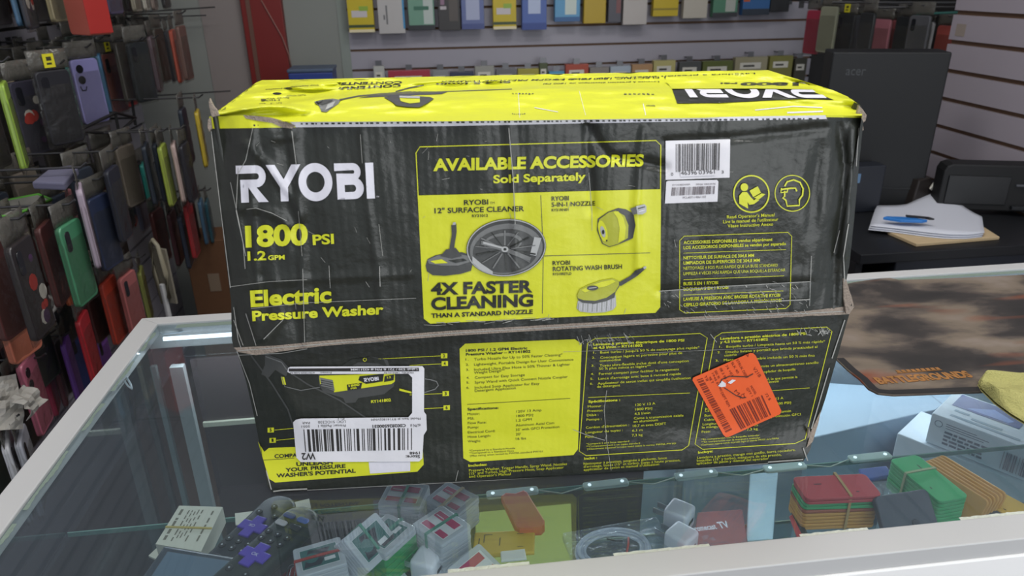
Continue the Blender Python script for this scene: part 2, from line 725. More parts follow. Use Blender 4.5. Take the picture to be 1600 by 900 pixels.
# sliding back doors
m_back = mat('back_door_brown', '46393a', 0.35, var=0.12, bscale=6)
xs = at(1, 0.44, 268, 530).x
cpart(MB().box(xs + 0.02, 0.26, 0.440, 0.446, 0.231, 0.90), 'back_door', m_back)
cpart(MB().box(0.24, XC1 - 0.02, 0.449, 0.455, 0.231, 0.90), 'back_door', mat('back_door_white', 'b4c0ca', 0.4, var=0.05))
q0_, q1_ = at(1, 0.437, 318, 663), at(1, 0.437, 420, 658)
cpart(MB().box(q0_.x, 0.2, 0.434, 0.4395, q0_.z - .004, q0_.z + .004), 'back_rail', c('b5b6a4', 0.4))
# uprights that carry the shelves
m_alu = mat('upright_pale', '8f9595', 0.4, var=0.06)
for (px, py, wd) in ((268, 530, 0.020), (1071, 640, 0.012)):
    q = at(1, 0.425, px, py)
    cpart(MB().box(q.x - wd / 2, q.x + wd / 2, 0.418, 0.430, 0.231, 0.9), 'upright', m_alu)
cpart(MB().box(-0.542, -0.534, 0.425, 0.433, 0.231, 0.9), 'upright', c('6d7878', 0.3))
# glass shelf that carries the goods, and a lower one
SH = 0.850
YSB = 0.115
sh = cpart(MB().box(XC0 + 0.0095, XC1 - 0.03, YF + 0.0135, YSB, SH - 0.006, SH), 'shelf', m_glass_s)
MB().box(XC0 + 0.0095, XC1 - 0.03, YSB + 0.0002, YSB + 0.002, SH - 0.006, SH).build('shelf_edge', m_edge, sh)
LO = 0.56
sh2 = cpart(MB().box(XC0 + 0.26, XC1 - 0.03, YF + 0.0135, 0.33, LO - 0.006, LO), 'shelf', m_glass_s)
MB().box(XC0 + 0.26, XC1 - 0.03, 0.3302, 0.332, LO - 0.006, LO).build('shelf_edge', c('b9b79a', 0.3), sh2)
# pale glue strips along the inner edge of the frame
m_glue = mat('glue_pale_green', '7c8c80', 0.5, bump=0.5, bscale=300)
mb = MB()
for (y0, y1) in ((0.42, 0.36), (0.33, 0.25), (0.22, 0.16), (0.12, 0.02), (0.0, -0.08)):
    mb.grid(24, 1, lambda u, v, y0=y0, y1=y1: (I0 + 0.002 + v * (0.0042 + 0.0012 * math.sin(u * 9 + y0 * 90) + 0.0006 * math.sin(u * 61)), y0 + (y1 - y0) * u, ZT + 0.0004))
cpart(mb, 'glue_strip', m_glue)
mb = MB()
mb.grid(8, 1, lambda u, v: (I0 + 0.03 + u * 0.14, J1 - 0.002 - v * 0.012, ZT + 0.0004))
mb.grid(20, 1, lambda u, v: (0.45 + u * 0.6, J1 - 0.002 - v * 0.011, ZT + 0.0004))
cpart(mb, 'glue_strip', m_glue)
m_tape = mat('torn_tape', 'd5d9cc', 0.3, bump=0.8, bscale=200)
for (pa, pb, wd) in (((700, 898), (826, 874), .0055), ((960, 872), (1105, 846), .0045), ((1250, 838), (1355, 826), .0045), ((1500, 812), (1600, 800), .005)):
    qa, qb = atz(ZT, *pa), atz(ZT, *pb)
    mb = MB()
    mb.grid(24, 2, lambda u, v: (qa.x + (qb.x - qa.x) * u, J0 + 0.001 + v * wd * (0.9 + 0.1 * math.sin(u * 31) * math.sin(u * 7)), ZT + 0.0005 + 0.0004 * math.sin(u * 40) ** 2 * v))
    cpart(mb, 'torn_tape', m_tape)
# light strip under the back of the frame
mb = MB()
mb.box(I0 + 0.008, I1 - 0.02, J1 - 0.012, J1 - 0.008, 0.939, 0.944)
cpart(mb, 'light_strip', mat('led_strip', 'ffffff', 0.4, emit='e4efff', es=3.2))
l = area('led_strip_light', (0.3, 0.415, 0.93), (0.3, 0.15, 0.55), 1.6, 0.012, 3.6, (0.84, 0.92, 1.0))
# reflection of led modules, built as parts on the shelf's rear edge, joined by a thin lead
reflected_led = [((770, 771), (831, 765)), ((921, 758), (972, 752)), ((1064, 743), (1111, 737)), ((1203, 731), (1250, 726)), ((1336, 715), (1383, 710))]
m_mod = mat('led_module_white', 'b8cfc9', 0.35)
m_dot = mat('led_dot', 'ffffff', 0.3, emit='e8f6ff', es=1.1)
lead = []
for a, b in reflected_led:
    qa, qb = atz(SH + 0.004, *a), atz(SH + 0.004, *b)
    ctrp = (qa + qb) / 2
    ln = (qb - qa).length + 0.016
    M = Matrix.Translation((ctrp.x, ctrp.y, SH)) @ Matrix.Rotation(math.atan2(qb.y - qa.y, qb.x - qa.x), 4, 'Z')
    md = cpart(MB().prism(rrect(ln, 0.014, 0.004), 0.0003, 0.004, 0, 0.001, M), 'led_module', m_mod)
    for q in (qa, qb):
        MB().prism(circ(q.x, q.y, 0.0022, 12), SH + 0.0041, SH + 0.0052).build('led', m_dot, md)
    lead.append((ctrp, qa, qb))
lead.sort(key=lambda t: t[0].x)
mb = MB()
for i in range(len(lead) - 1):
    a, b = lead[i][2], lead[i + 1][1]
    mid = (a + b) / 2 + Vector((0, -0.008, 0))
    mb.tube([(a.x + .008, a.y, SH + 0.002), (mid.x, mid.y, SH + 0.001), (b.x - .008, b.y, SH + 0.002)], 0.0008, 5)
cpart(mb, 'led_lead', c('b9c7b6', 0.4), True)
# loose white leads by the left frame
for pts in (((188, 578), (192, 592), (200, 603), (206, 608), (204, 600), (197, 588), (193, 578)), ((140, 640), (133, 655), (130, 676), (122, 690), (115, 693)), ((235, 512), (255, 522), (280, 519), (300, 513), (285, 510), (250, 515))):
    P = [atz(ZT - 0.012, *q) for q in pts]
    sm = []
    for i in range(len(P) - 1):
        for k in range(4):
            sm.append(P[i].lerp(P[i + 1], k / 4))
    cpart(MB().tube(sm, 0.0013, 6), 'lead', c('ccd3dc', 0.35), True)

# ---- behind the counter, right: mat and cloth on the glass -----------------

# ================================================================== THE CARTON
box = empty('cardboard_carton', BORG, BOXROT, 'large battered black and yellow pressure washer carton standing on the glass counter', 'cardboard box')
m_black = print_mat('print_black', '2a2c26', 0.34, 0.35, 0.5, 0.2)
m_yel = print_mat('print_yellow', 'd9dc2c', 0.42, 0.3, 0.28, 0.06)
m_white = print_mat('print_white', 'e4e2ea', 0.45, 0.2, 0.3, 0.08)
m_kraft = mat('kraft_cardboard', '9a8c7f', 0.8, bump=0.6, bscale=400, var=0.2)
m_scuff = mat('worn_print', 'a9a8a2', 0.6, var=0.25, bscale=300)
m_g1 = print_mat('print_grey_dark', '4a4b49', 0.4, 0.3, 0.2, 0.05)
m_g2 = print_mat('print_grey_mid', '777876', 0.4, 0.3, 0.2, 0.05)
m_g3 = print_mat('print_grey_light', 'b5b6b4', 0.4, 0.3, 0.2, 0.05)
m_paper = print_mat('label_paper', 'e6e4e8', 0.5, 0.1, 0.25, 0.05)
m_ink = print_mat('label_ink', '33302f', 0.5, 0.1, 0.2, 0.05)
m_orange = print_mat('price_orange', 'f0622a', 0.5, 0.15, 0.2, 0.05)
m_orink = print_mat('price_ink', '7d2c1c', 0.5, 0.1, 0.2, 0.05)
m_dullyel = print_mat('print_yellow_deep', 'b3b637', 0.42, 0.3, 0.28, 0.06)
PM = [m_black, m_yel, m_white, m_kraft, m_scuff, m_g1, m_g2, m_g3, m_dullyel]
BLK, YEL, WHT, KRA, SCU, G1, G2, G3, DYE = range(9)


def sstep(x):
    x = max(0.0, min(1.0, x))
    return x * x * (3 - 2 * x)


def poly_uv(pts):
    return [front_uv(p) for p in pts]


def seg_dist(p, a, b):
    ab = b - a
    t = max(0, min(1, (p - a).dot(ab) / max(1e-12, ab.dot(ab))))
    return (p - (a + ab * t)).length


LEFT = poly_uv([(392, 185), (380, 230), (371, 270), (368, 330), (382, 400), (391, 470), (404, 548)])
RIGHT = poly_uv([(1291, 180), (1289, 250), (1283, 320), (1272, 400), (1267, 440), (1266, 500)])


def x_on(pl, v):
    for a, b in zip(pl, pl[1:]):
        if b.y <= v <= a.y:
            return a.x + (b.x - a.x) * (a.y - v) / (a.y - b.y)
    return pl[0].x if v > pl[0].y else pl[-1].x


CREASE = [([(455, 200), (463, 260), (470, 330), (473, 400), (477, 540)], 1.5), ([(385, 225), (420, 260), (458, 310), (470, 340)], 1.8), ([(378, 325), (402, 325), (440, 340), (450, 352)], 1.4),
          ([(795, 195), (803, 300), (806, 420)], 1.6), ([(915, 195), (920, 260), (925, 330)], -2.0), ([(920, 195), (935, 225), (950, 245), (1000, 253), (1040, 262)], -2.2), ([(1005, 205), (1000, 240), (995, 330), (998, 420)], 1.6),
          ([(565, 205), (575, 330), (592, 420), (600, 530)], 0.9), ([(325, 455), (420, 440), (640, 428)], 0.8), ([(395, 200), (399, 240), (392, 300), (398, 380), (404, 470)], 2.0), ([(430, 215), (452, 212)], 1.2),
          ([(1030, 455), (1150, 447), (1267, 441)], -1.2), ([(1040, 222), (1160, 215), (1290, 200)], -1.5), ([(410, 530), (440, 498)], 1.8), ([(1310, 195), (1322, 260), (1316, 330), (1304, 400), (1303, 480)], -2.2), ([(1333, 200), (1327, 300), (1318, 400)], 2.5)]
CREASE = [(poly_uv(p), a) for p, a in CREASE]


def lid_d(u, v):
    d = -0.004
    xl, xr = x_on(LEFT, v), x_on(RIGHT, v)
    d += 0.30 * max(0, xl - u) + 0.38 * max(0, u - xr) * (1 if u < xr + 0.028 else 1)
    d += 0.0042 * noise.noise(Vector((u * 9, v * 7, 3.1))) + 0.0022 * noise.noise(Vector((u * 32, v * 14, 1.1)))
    edge = min(1, max(0, (xl + 0.10 - u) / 0.10)) + min(1, max(0, (u - xr + 0.05) / 0.05))
    d += 0.0042 * min(1, edge) * noise.noise(Vector((u * 70, v * 22, 5.5)))
    p = Vector((u, v))
    for pl, a in CREASE:
        m = min(seg_dist(p, s, t) for s, t in zip(pl, pl[1:]))
        if m < 0.012:
            d -= 0.0019 * a * math.exp(-(m / 0.0034) ** 2)
    # the cut edge of the lid bells outwards
    d -= 0.004 * sstep((0.165 - v) / 0.05)
    return d


def tray_d(u, v):
    d = 0.006
    d += 0.003 * noise.noise(Vector((u * 8, v * 8, 9.1))) + 0.0012 * noise.noise(Vector((u * 30, v * 18, 4.1)))
    d += 0.35 * max(0, -0.232 + 0.02 - (v * 0.2) - u) * (1 if u < -0.2 else 0)
    d += 0.25 * max(0, u - 0.235 - v * 0.16)
    return d * sstep((v - 0.001) / 0.06)


def shifter(dfun, sign=1):
    def f(u, v, layer):
        d = dfun(u, v) - 0.00036 * layer
        p = Vector((u, 0, v))
        r = p - CAML
        q = p + r * (d / r.y)
        q.z = max(q.z, 0.0006)
        return q
    return f


lid = Face(front_uv, shifter(lid_d), 0.003)
tray = Face(front_uv, shifter(tray_d), 0.003)
LID_O = [(327, 182), (386, 180), (452, 190), (700, 189), (1000, 185), (1290, 180), (1347, 180), (1349, 190), (1342, 260), (1335, 340), (1327, 415), (1322, 440), (1330, 465), (1335, 478), (1327, 491), (1250, 495), (1100, 502), (900, 513), (700, 525), (500, 541), (440, 549), (400, 555), (372, 550), (365, 543), (362, 530), (361, 470), (352, 400), (344, 320), (334, 240)]
TRAY_O = [(366, 535), (1331, 478), (1322, 508), (1310, 552), (1290, 622), (1271, 680), (1266, 703), (1255, 721), (1200, 725), (1050, 736), (900, 745), (740, 755), (600, 763), (427, 770), (418, 760), (410, 715), (398, 655), (385, 598)]
lid.poly(LID_O, BLK, 0)
tray.poly(TRAY_O, BLK, 0)
# yellow lip folded over from the top, white perforated edge
lid.poly([(327, 182), (386, 180), (452, 190), (463, 199), (327, 201)], YEL, 1)
lid.poly([(1291, 180), (1347, 180), (1347, 184), (1290, 183)], YEL, 1)
lid.poly([(452, 190), (700, 189), (1000, 185), (1290, 180), (1292, 186), (1000, 191), (700, 197), (462, 199)], WHT, 1)
r = random.Random(3)
V, F = [], []
x = 470  # white carton, with the bluish case light put into its colour
while x < 1285:
    wd = r.uniform(2, 6)
    yb_ = 193.5 - (x - 460) * 0.0098
    k = len(V)
    V += [Vector((x, yb_ - 1.2)), Vector((x + wd, yb_ - 1.2)), Vector((x + wd, yb_ + 1.5)), Vector((x, yb_ + 1.3))]
    F.append((k, k + 1, k + 2, k + 3))
    x += wd + r.uniform(2, 7)
lid.add(V, F, BLK, 2, uv=False)
lid.poly([(380, 180), (400, 181), (425, 184), (446, 190), (462, 196), (456, 201), (440, 199), (425, 192), (404, 189), (384, 185)], KRA, 3)
# cut cardboard edge of the lid
lid.poly([(365, 543), (430, 540), (500, 533), (700, 517), (900, 505), (1100, 494), (1250, 487), (1330, 478), (1335, 479), (1327, 491), (1250, 495), (1100, 502), (900, 513), (700, 525), (500, 541), (440, 549), (400, 555), (372, 550)], KRA, 1)
lid.line([(372, 548), (500, 538), (700, 521), (1000, 504), (1325, 486)], 1.2, SCU, 2)
lid.line([(1320, 440), (1329, 463), (1333, 478)], 3, KRA, 1)

# --- big logo ---------------------------------------------------------------


def logo(face, P, mi, layer):
    """the wide-set logo lettering; P maps letter coordinates (0..5.45, 0..1) to pixels"""
    s = 0.235

    def poly(pts):
        face.poly([P(*q) for q in pts], mi, layer)

    def arc(cx, cy, r_, a0, a1, n=12):
        return [(cx + r_ * math.cos(math.radians(a0 + (a1 - a0) * k / n)), cy + r_ * math.sin(math.radians(a0 + (a1 - a0) * k / n))) for k in range(n + 1)]

    def band(outer, inner):
        V = [Vector(P(*q)) for q in outer] + [Vector(P(*q)) for q in inner]
        n = len(outer)
        face.add(V, [(i, i + 1, n + i + 1, n + i) for i in range(n - 1)], mi, layer, uv=False)
    # R
    oc = [(0, 1.0)] + arc(0.62, 0.70, 0.30, 90, -90) + [(0.12, 0.40)]
    ic = [(0, 0.78)] + arc(0.62, 0.70, 0.085, 90, -90) + [(0.12, 0.615)]
    band(oc, ic)
    poly([(0.12, 0.62), (0.12, 0.0), (0.36, 0.0), (0.36, 0.41)])
    poly([(0.36, 0.62), (0.36, 0.41), (0.66, 0.0), (0.97, 0.0), (0.60, 0.42)])
    # Y
    poly([(0.93, 1.0), (1.21, 1.0), (1.47, 0.60), (1.73, 1.0), (2.01, 1.0), (1.59, 0.38), (1.59, 0.0), (1.35, 0.0), (1.35, 0.38)])
    # O
    o_ = arc(2.45, 0.5, 0.525, 0, 360, 40)
    i_ = arc(2.45, 0.5, 0.285, 0, 360, 40)
    band(o_, i_)
    # B
    band([(3.05, 1.0)] + arc(3.62, 0.755, 0.245, 90, -70) + [(3.11, 0.56)], [(3.05, 0.79)] + arc(3.62, 0.755, 0.05, 90, -70) + [(3.11, 0.72)])
    band([(3.11, 0.60)] + arc(3.64, 0.30, 0.30, 90, -90) + [(3.11, 0.0)], [(3.35, 0.40)] + arc(3.60, 0.30, 0.10, 90, -90) + [(3.35, 0.20)])
    poly([(3.11, 0.6), (3.11, 0.0), (3.35, 0.0), (3.35, 0.6)])
    # I
    poly([(4.02, 1.0), (4.02, 0.0), (4.27, 0.0), (4.27, 1.0)])


def quadmap(bl, br, tr, tl, W_=4.27):
    bl, br, tr, tl = map(Vector, (bl, br, tr, tl))

    def P(x, y):
        u = x / W_
        return tuple(bl.lerp(br, u).lerp(tl.lerp(tr, u), y))
    return P


logo(lid, quadmap((371, 317), (586, 310), (583, 254), (368, 259)), WHT, 3)
lid.text('TM', (588, 308.5), (592, 308.3), 2.2, WHT, 3)
T = lid.text
T('1800', (384, 387), (481, 383), 34, YEL, 3, 0.04)
T('PSI', (489, 383), (522, 381), 16, YEL, 3, 0.03)
T('1.2', (387, 407.5), (416, 406.5), 14.5, YEL, 3, 0.03)
T('GPM', (419, 406.5), (445, 405.5), 7.5, YEL, 3, 0.03)
T('Electric', (392, 480), (518, 473), 26, YEL, 3, 0.035)
T('Pressure Washer', (394.5, 502), (599, 491), 16, YEL, 3, 0.035)

# --- accessories panel --------------------------------------------------------
fr = [(653, 230), (661, 228.5), (1023, 220), (1032, 226), (1033.5, 299), (654, 305)]
lid.line([(650, 239), (656, 229.5), (1025, 219.5), (1032.5, 227), (1031, 480), (1024, 488), (672, 505), (663, 498)], 1.5, YEL, 2, True)
lid.poly([(652.5, 305.5), (1031.5, 295.5), (1030.5, 480), (1023.5, 487.5), (672, 504.5), (663.5, 497.5)], YEL, 2)
T('AVAILABLE ACCESSORIES', (677, 267.5), (1005, 260), 19.5, YEL, 3, 0.04)
T('Sold Separately', (771, 286.5), (915, 282), 13, YEL, 3, 0.03)
lid.line([(845, 305), (849, 395), (847.5, 490)], 0.9, G1, 3)
lid.line([(849, 400), (1016, 395)], 0.9, G1, 3)
T('RYOBI', (725, 320.5), (763, 319.5), 8, BLK, 4, 0.02)
T('TM', (765.5, 319), (773, 318.7), 3.5, BLK, 4)
T('12" SURFACE CLEANER', (679, 333.5), (819, 330), 8.2, BLK, 4, 0.02)
T('RY31012', (737.5, 339.5), (762.5, 338.8), 4.2, BLK, 4, 0.02)
T('4X FASTER', (673.5, 461.5), (832, 457), 19.5, BLK, 4, 0.042)
T('CLEANING', (674, 485), (833, 479), 20, BLK, 4, 0.042)
T('THAN A STANDARD NOZZLE', (674, 497), (832.5, 490.5), 7, BLK, 4, 0.035)
T('RYOBI', (862, 314), (889, 313), 7, BLK, 4, 0.02)
T('5-IN-1 NOZZLE', (862, 323.5), (930, 321), 7, BLK, 4, 0.02)
T('RY31RN01', (862, 330.5), (888.5, 329.5), 4, BLK, 4, 0.02)
T('RYOBI', (863.5, 414.5), (891, 413.5), 6.5, BLK, 4, 0.02)
T('ROTATING WASH BRUSH', (864, 424), (972, 420), 7, BLK, 4, 0.02)
T('RY31092TLD', (864, 430.5), (893, 429.5), 4, BLK, 4, 0.02)
# surface cleaner, side view
lid.poly([(665, 415), (668, 405), (680, 399), (700, 395), (722, 394), (736, 399), (739, 410), (736, 423), (720, 428), (695, 431), (676, 430), (667, 424)], G1, 4)
lid.poly([(668, 406), (684, 399), (712, 396), (734, 400), (738, 408), (716, 415), (690, 415), (670, 412)], G2, 5)
lid.poly([(672, 408), (690, 405), (700, 411), (680, 412)], YEL, 6)
lid.poly([(700, 407), (724, 404), (730, 407), (712, 411)], BLK, 6)
lid.poly([(688, 400), (697, 390), (712, 387), (722, 400), (706, 404)], G1, 6)
lid.poly([(702, 390), (706, 366), (705, 352), (713, 349), (713.5, 362), (709, 391)], G1, 6)
lid.poly([(707, 352), (708, 347.5), (712, 347), (712, 351)], G3, 7)
# surface cleaner, underside
lid.disc(791, 387, 62.5, 45, G1, 5, 44, -0.10)
lid.disc(791, 389, 57, 39.5, G2, 6, 44, -0.10)
lid.disc(790, 392, 51, 34, G1, 7, 44, -0.10)
lid.disc(786, 379, 30, 15, G2, 8, 30, -0.1)
lid.disc(785, 381, 27, 12, G1, 9, 30, -0.1)
for k in range(14):
    a = 2 * math.pi * k / 14 + 0.2
    lid.line([(789 + 10 * math.cos(a), 390 + 6.5 * math.sin(a)), (790 + 48 * math.cos(a), 391 + 31 * math.sin(a))], 1.4 if k % 2 else 2.4, G2 if k % 3 else BLK, 10)
lid.poly([(752, 376), (789, 386), (830, 402), (828, 408), (788, 393), (752, 382)], G2, 11)
lid.poly([(755, 377), (785, 386), (786, 389), (755, 381)], G3, 12)
lid.disc(789, 389.5, 5.5, 4.5, G3, 12, 16)
lid.disc(789, 389.5, 2.5, 2, BLK, 13, 12)
lid.ring(791, 387, 61, 43.5, 1.6, G3, 8, 44, -0.10)
lid.poly([(738, 400), (752, 412), (770, 424), (770, 430), (750, 421), (738, 410)], G3, 9)
lid.poly([(835, 370), (846, 372), (838, 400), (828, 398)], G3, 9)
# nozzle
lid.poly([(934, 342), (950, 331), (966, 325), (978, 327), (990, 334), (993, 352), (989, 372), (983, 375), (966, 382), (952, 386), (941, 381), (933, 360)], G1, 4)
lid.poly([(936, 343), (951, 332), (962, 329), (976, 337), (982, 352), (981, 372), (966, 381), (952, 385), (942, 380), (935, 360)], DYE, 5)
lid.poly([(958, 331), (966, 330), (974, 340), (978, 356), (976, 374), (966, 379), (968, 356), (965, 341)], YEL, 6)
lid.disc(942, 361, 6.5, 17, YEL, 6, 24, -0.25)
lid.disc(942, 362, 3.5, 9, G3, 7, 20, -0.25)
lid.disc(942.5, 362.5, 2, 3.5, BLK, 8, 14)
lid.disc(948, 376, 1.2, 1.6, BLK, 7, 10)
lid.poly([(985, 326), (996, 322), (998, 333), (989, 336)], G2, 6)
lid.poly([(994, 322), (1007, 319), (1010, 322), (1010, 331), (1004, 335), (996, 335)], G3, 7)
lid.line([(997, 326), (1008, 323)], 1.4, G1, 8)
lid.line([(998, 331), (1008, 328)], 1.0, WHT, 8)
# wash brush
lid.poly([(964, 443), (985, 431), (990, 426), (992, 423), (1004, 418.5), (1008, 416), (1009, 420), (1004, 424), (996, 431), (988, 436), (970, 447)], G1, 5)
lid.poly([(1005, 417), (1009.5, 416), (1010, 419), (1006, 421)], G3, 6)
lid.poly([(903, 470), (930, 474), (962, 461), (963, 478), (958, 484), (945, 488), (925, 489), (907, 487), (901, 482)], G3, 4)
for k in range(24):
    x = 904 + k * 2.45
    yt = 474 - max(0, x - 932) * 0.3
    lid.line([(x, yt), (x - 0.8, 487 - max(0, x - 945) * 0.35 - (2 if k < 3 else 0))], 0.55, WHT if k % 3 else G2, 5)
lid.poly([(902, 463), (906, 453), (920, 446), (940, 439), (958, 436), (968, 440), (968, 447), (962, 456), (960, 465), (946, 471), (928, 475), (910, 473), (903, 468)], G1, 5)
lid.poly([(902, 461), (906, 452), (920, 445), (940, 438), (958, 435), (967, 439), (967, 446), (961, 456), (948, 465), (930, 470), (912, 469), (903, 466)], DYE, 6)
lid.poly([(908, 453), (922, 446.5), (941, 440), (957, 437), (962, 440), (948, 447), (930, 451), (914, 457)], YEL, 7)
lid.disc(926, 450, 9, 3.8, G1, 8, 24, -0.05)
lid.line([(920, 450.5), (932, 449)], 1.3, G3, 9)

# --- labels and icons right ---------------------------------------------------
S = 11
lid.ring(1174, 303, 27.5, 28.5, 2.2, YEL, 2, 44)
lid.ring(1238, 302, 27, 28, 1.4, YEL, 2, 44)
lid.disc(1163, 292.5, 6, 6.2, YEL, 3, 24)
lid.poly([(1155, 306), (1160, 300), (1167, 300), (1173, 308), (1178, 313), (1184, 309), (1186, 313), (1178, 319), (1171, 320), (1168, 316), (1169, 326), (1155, 318)], YEL, 3)
lid.poly([(1171, 298), (1184, 291), (1189, 301), (1177, 308)], YEL, 3)
lid.poly([(1178, 309), (1190, 302), (1196, 303.5), (1186, 311.5)], YEL, 4)
lid.line([(1226, 298), (1226, 307), (1223, 309), (1228, 313), (1230, 322), (1249, 321), (1249, 312), (1254, 305), (1255, 295), (1250, 285), (1240, 281), (1230, 284), (1226, 291)], 2.4, YEL, 3)
lid.line([(1221, 296), (1236, 294), (1243, 294), (1245, 299)], 2.4, YEL, 4)
lid.line([(1221, 294), (1220, 301), (1230, 300), (1231, 294)], 2.0, YEL, 4)
T("Read Operator's Manual", (1136, 341.5), (1210, 338), 5, YEL, 2, 0.01)
T("Lire le manuel de l'utilisateur", (1130, 349), (1216, 345), 5, YEL, 2, 0.01)
T('Véase Instructivo Anexo', (1137, 355.5), (1208, 352.5), 5, YEL, 2, 0.01)
lid.line([(1062, 376), (1069, 369), (1231, 363), (1237, 369), (1234.5, 476), (1228, 482), (1070, 489), (1062, 484)], 1.0, YEL, 2, True)
rows = [('ACCESSOIRES DISPONIBLES vendus séparément', 1068, 381.5, 1207, 376.5, 5, .02), ('LOS ACCESORIOS DISPONIBLES se venden por separado', 1068, 389.5, 1228, 383, 5, .02),
        ('NETTOYEUR DE SURFACE DE 304,8 MM', 1068, 405.5, 1178, 401.5, 5, .02), ('LIMPIADOR DE SUPERFICIES DE 304,8 MM', 1068, 413.5, 1187, 409, 5, .02), ('NETTOYAGE 4 FOIS PLUS RAPIDE QUE LA BUSE STANDARD', 1068, 421.5, 1215, 416.5, 4.6, 0), ('LIMPIEZA 4 VECES MÁS RÁPIDA QUE UNA BOQUILLA ESTÁNDAR', 1068, 430, 1227, 424, 4.6, 0),
        ('BUSE 5 EN 1 RYOBI', 1068, 446, 1122, 444, 5, .02), ('BOQUILLA 5 EN 1 RYOBI', 1068, 454.5, 1138, 451, 5, .02), ('LAVEUSE À PRESSION AVEC BROSSE ROTATIVE RYOBI', 1068, 470, 1219, 463.5, 5, .02), ('CEPILLO GIRATORIO DE LAVADORA A PRESIÓN RYOBI', 1068, 479, 1221, 471.5, 5, .02)]
for s, a, b, cc, dd, h, bo in rows:
    T(s, (a, b), (cc, dd), h, YEL, 2, bo)
for a, b, cc, dd in ((1068, 395.5, 1228, 390), (1068, 437, 1225, 431), (1068, 461, 1224, 454.5)):
    lid.line([(a, b), (cc, dd)], 0.8, YEL, 2)
# worn white lines where the print has broken on the folds
for pts, wd in [([(395, 200), (384, 250), (373, 270)], .9), ([(360, 285), (372, 340), (384, 400)], .8), ([(372, 262), (369, 330), (380, 380), (383, 420)], 1.0), ([(456, 205), (463, 258)], 1.1), ([(466, 330), (472, 400)], .7), ([(385, 327), (400, 325), (425, 333), (448, 345)], .9),
                ([(563, 210), (566, 255)], .8), ([(795, 200), (802, 280), (805, 350)], 1.2), ([(920, 270), (925, 330), (925, 360)], .7), ([(1030, 455), (1140, 447), (1266, 440)], 1.2), ([(1130, 474), (1266, 468)], 1.4), ([(360, 448), (420, 440), (480, 437)], .7), ([(392, 482), (480, 473), (650, 466)], .6),
                ([(412, 530), (442, 500)], 1.3), ([(365, 480), (372, 530), (377, 545)], .9), ([(384, 490), (400, 540)], .9), ([(473, 420), (476, 535)], .9), ([(1268, 400), (1265, 478)], .8), ([(1312, 360), (1303, 395)], 1.2), ([(1326, 350), (1318, 400), (1320, 440)], 1.4), ([(1342, 200), (1338, 260)], 1.0),
                ([(514, 415), (516, 450)], .8), ([(592, 350), (598, 400)], .7), ([(593, 416), (594, 448)], 1.1), ([(330, 205), (345, 330), (360, 450)], 1.0), ([(380, 540), (365, 500)], .8)]:
    lid.line(pts, wd, SCU, 5)
r = random.Random(5)
for k in range(70):
    x = r.uniform(1035, 1260)
    y = 474 - (x - 1035) * 0.02 + r.uniform(-26, 20)
    lid.line([(x, y), (x + r.uniform(2, 7), y + r.uniform(2, 6))], r.uniform(.4, .8), SCU, 4)
for k in range(24):
    x = r.uniform(650, 860)
    lid.line([(x, 514 + r.uniform(-10, -3) - (x - 650) * .04), (x + r.uniform(8, 24), 514 + r.uniform(-10, -4) - (x - 650) * .045)], r.uniform(.4, .9), SCU, 4)
for k in range(40):
    x, y = r.uniform(400, 1260), r.uniform(205, 500)
    a = r.uniform(0, 3)
    ln = r.uniform(3, 14)
    lid.line([(x, y), (x + ln * math.cos(a), y + ln * math.sin(a))], r.uniform(.3, .6), SCU, 4)

# ---- lower half ---------------------------------------------------------------
T = tray.text
tray.poly([(403, 690), (413, 706), (420, 700), (660, 690), (662, 726), (652, 737), (430, 754), (420, 748)], YEL, 1)
tray.line([(410, 719), (460, 716)], 0.6, BLK, 2)
T('COMPACT', (429, 716), (477, 713.5), 6, BLK, 2, 0.03)
T('UNLEASH', (463, 728.5), (520, 725.5), 6.3, BLK, 2, 0.035)
T('YOUR PRESSURE', (446, 737.5), (540, 731), 6, BLK, 2, 0.035)
T("WASHER'S POTENTIAL", (432, 746.5), (556, 738.5), 6.3, BLK, 2, 0.035)
tray.poly([(576, 722), (641, 719), (641, 736), (578, 740)], WHT, 2)
for n_, x, y in (('2', 694, 556), ('4', 695, 568), ('3', 696.5, 615), ('6', 698, 637), ('5', 423, 672), ('1', 426, 688)):
    tray.poly([(x - 5, y - 3.6), (x + 5, y - 4), (x + 5, y + 3.6), (x - 5, y + 4)], YEL, 1)
    T(n_, (x - 1.6, y + 2.6), (x + 1.6, y + 2.4), 5.2, BLK, 2, 0.03)
for p in ([(571, 562), (689, 556)], [(640, 571), (690, 568.5)], [(640, 617), (691, 615)], [(655, 639), (693, 637)], [(429, 672), (462, 669)], [(432, 688), (462, 685)]):
    tray.line(p, 0.8, YEL, 1)
tray.ring(570, 562, 2.6, 2.4, 0.9, YEL, 2, 16)
# picture of the machine
tray.poly([(497, 583), (522, 583), (545, 564), (580, 557), (605, 562), (612, 580), (617, 595), (615, 604), (600, 616), (560, 622), (555, 629), (540, 630), (536, 622), (505, 612), (499, 602)], G1, 1)
tray.poly([(535, 570), (550, 561), (580, 558), (600, 563), (604, 572), (590, 568), (560, 566), (545, 574)], BLK, 2)
tray.poly([(499, 587), (560, 585), (617, 580), (617, 596), (612, 600), (522, 613), (520, 600), (500, 600)], YEL, 2)
tray.poly([(500, 590), (520, 594), (523, 611), (502, 604)], G2, 3)
for k in range(4):
    tray.line([(501, 594 + k * 3.2), (521, 598 + k * 3.4)], 0.8, BLK, 4)
tray.poly([(562, 588), (600, 584), (598, 596), (572, 600), (560, 594)], BLK, 3)
logo(tray, quadmap((569, 597), (592, 594), (591, 588.5), (568, 591)), WHT, 4)
tray.poly([(542, 601), (566, 598), (564, 607), (543, 610)], BLK, 3)
T('1800', (545, 604.8), (562, 602.6), 3.6, YEL, 4, 0.03)
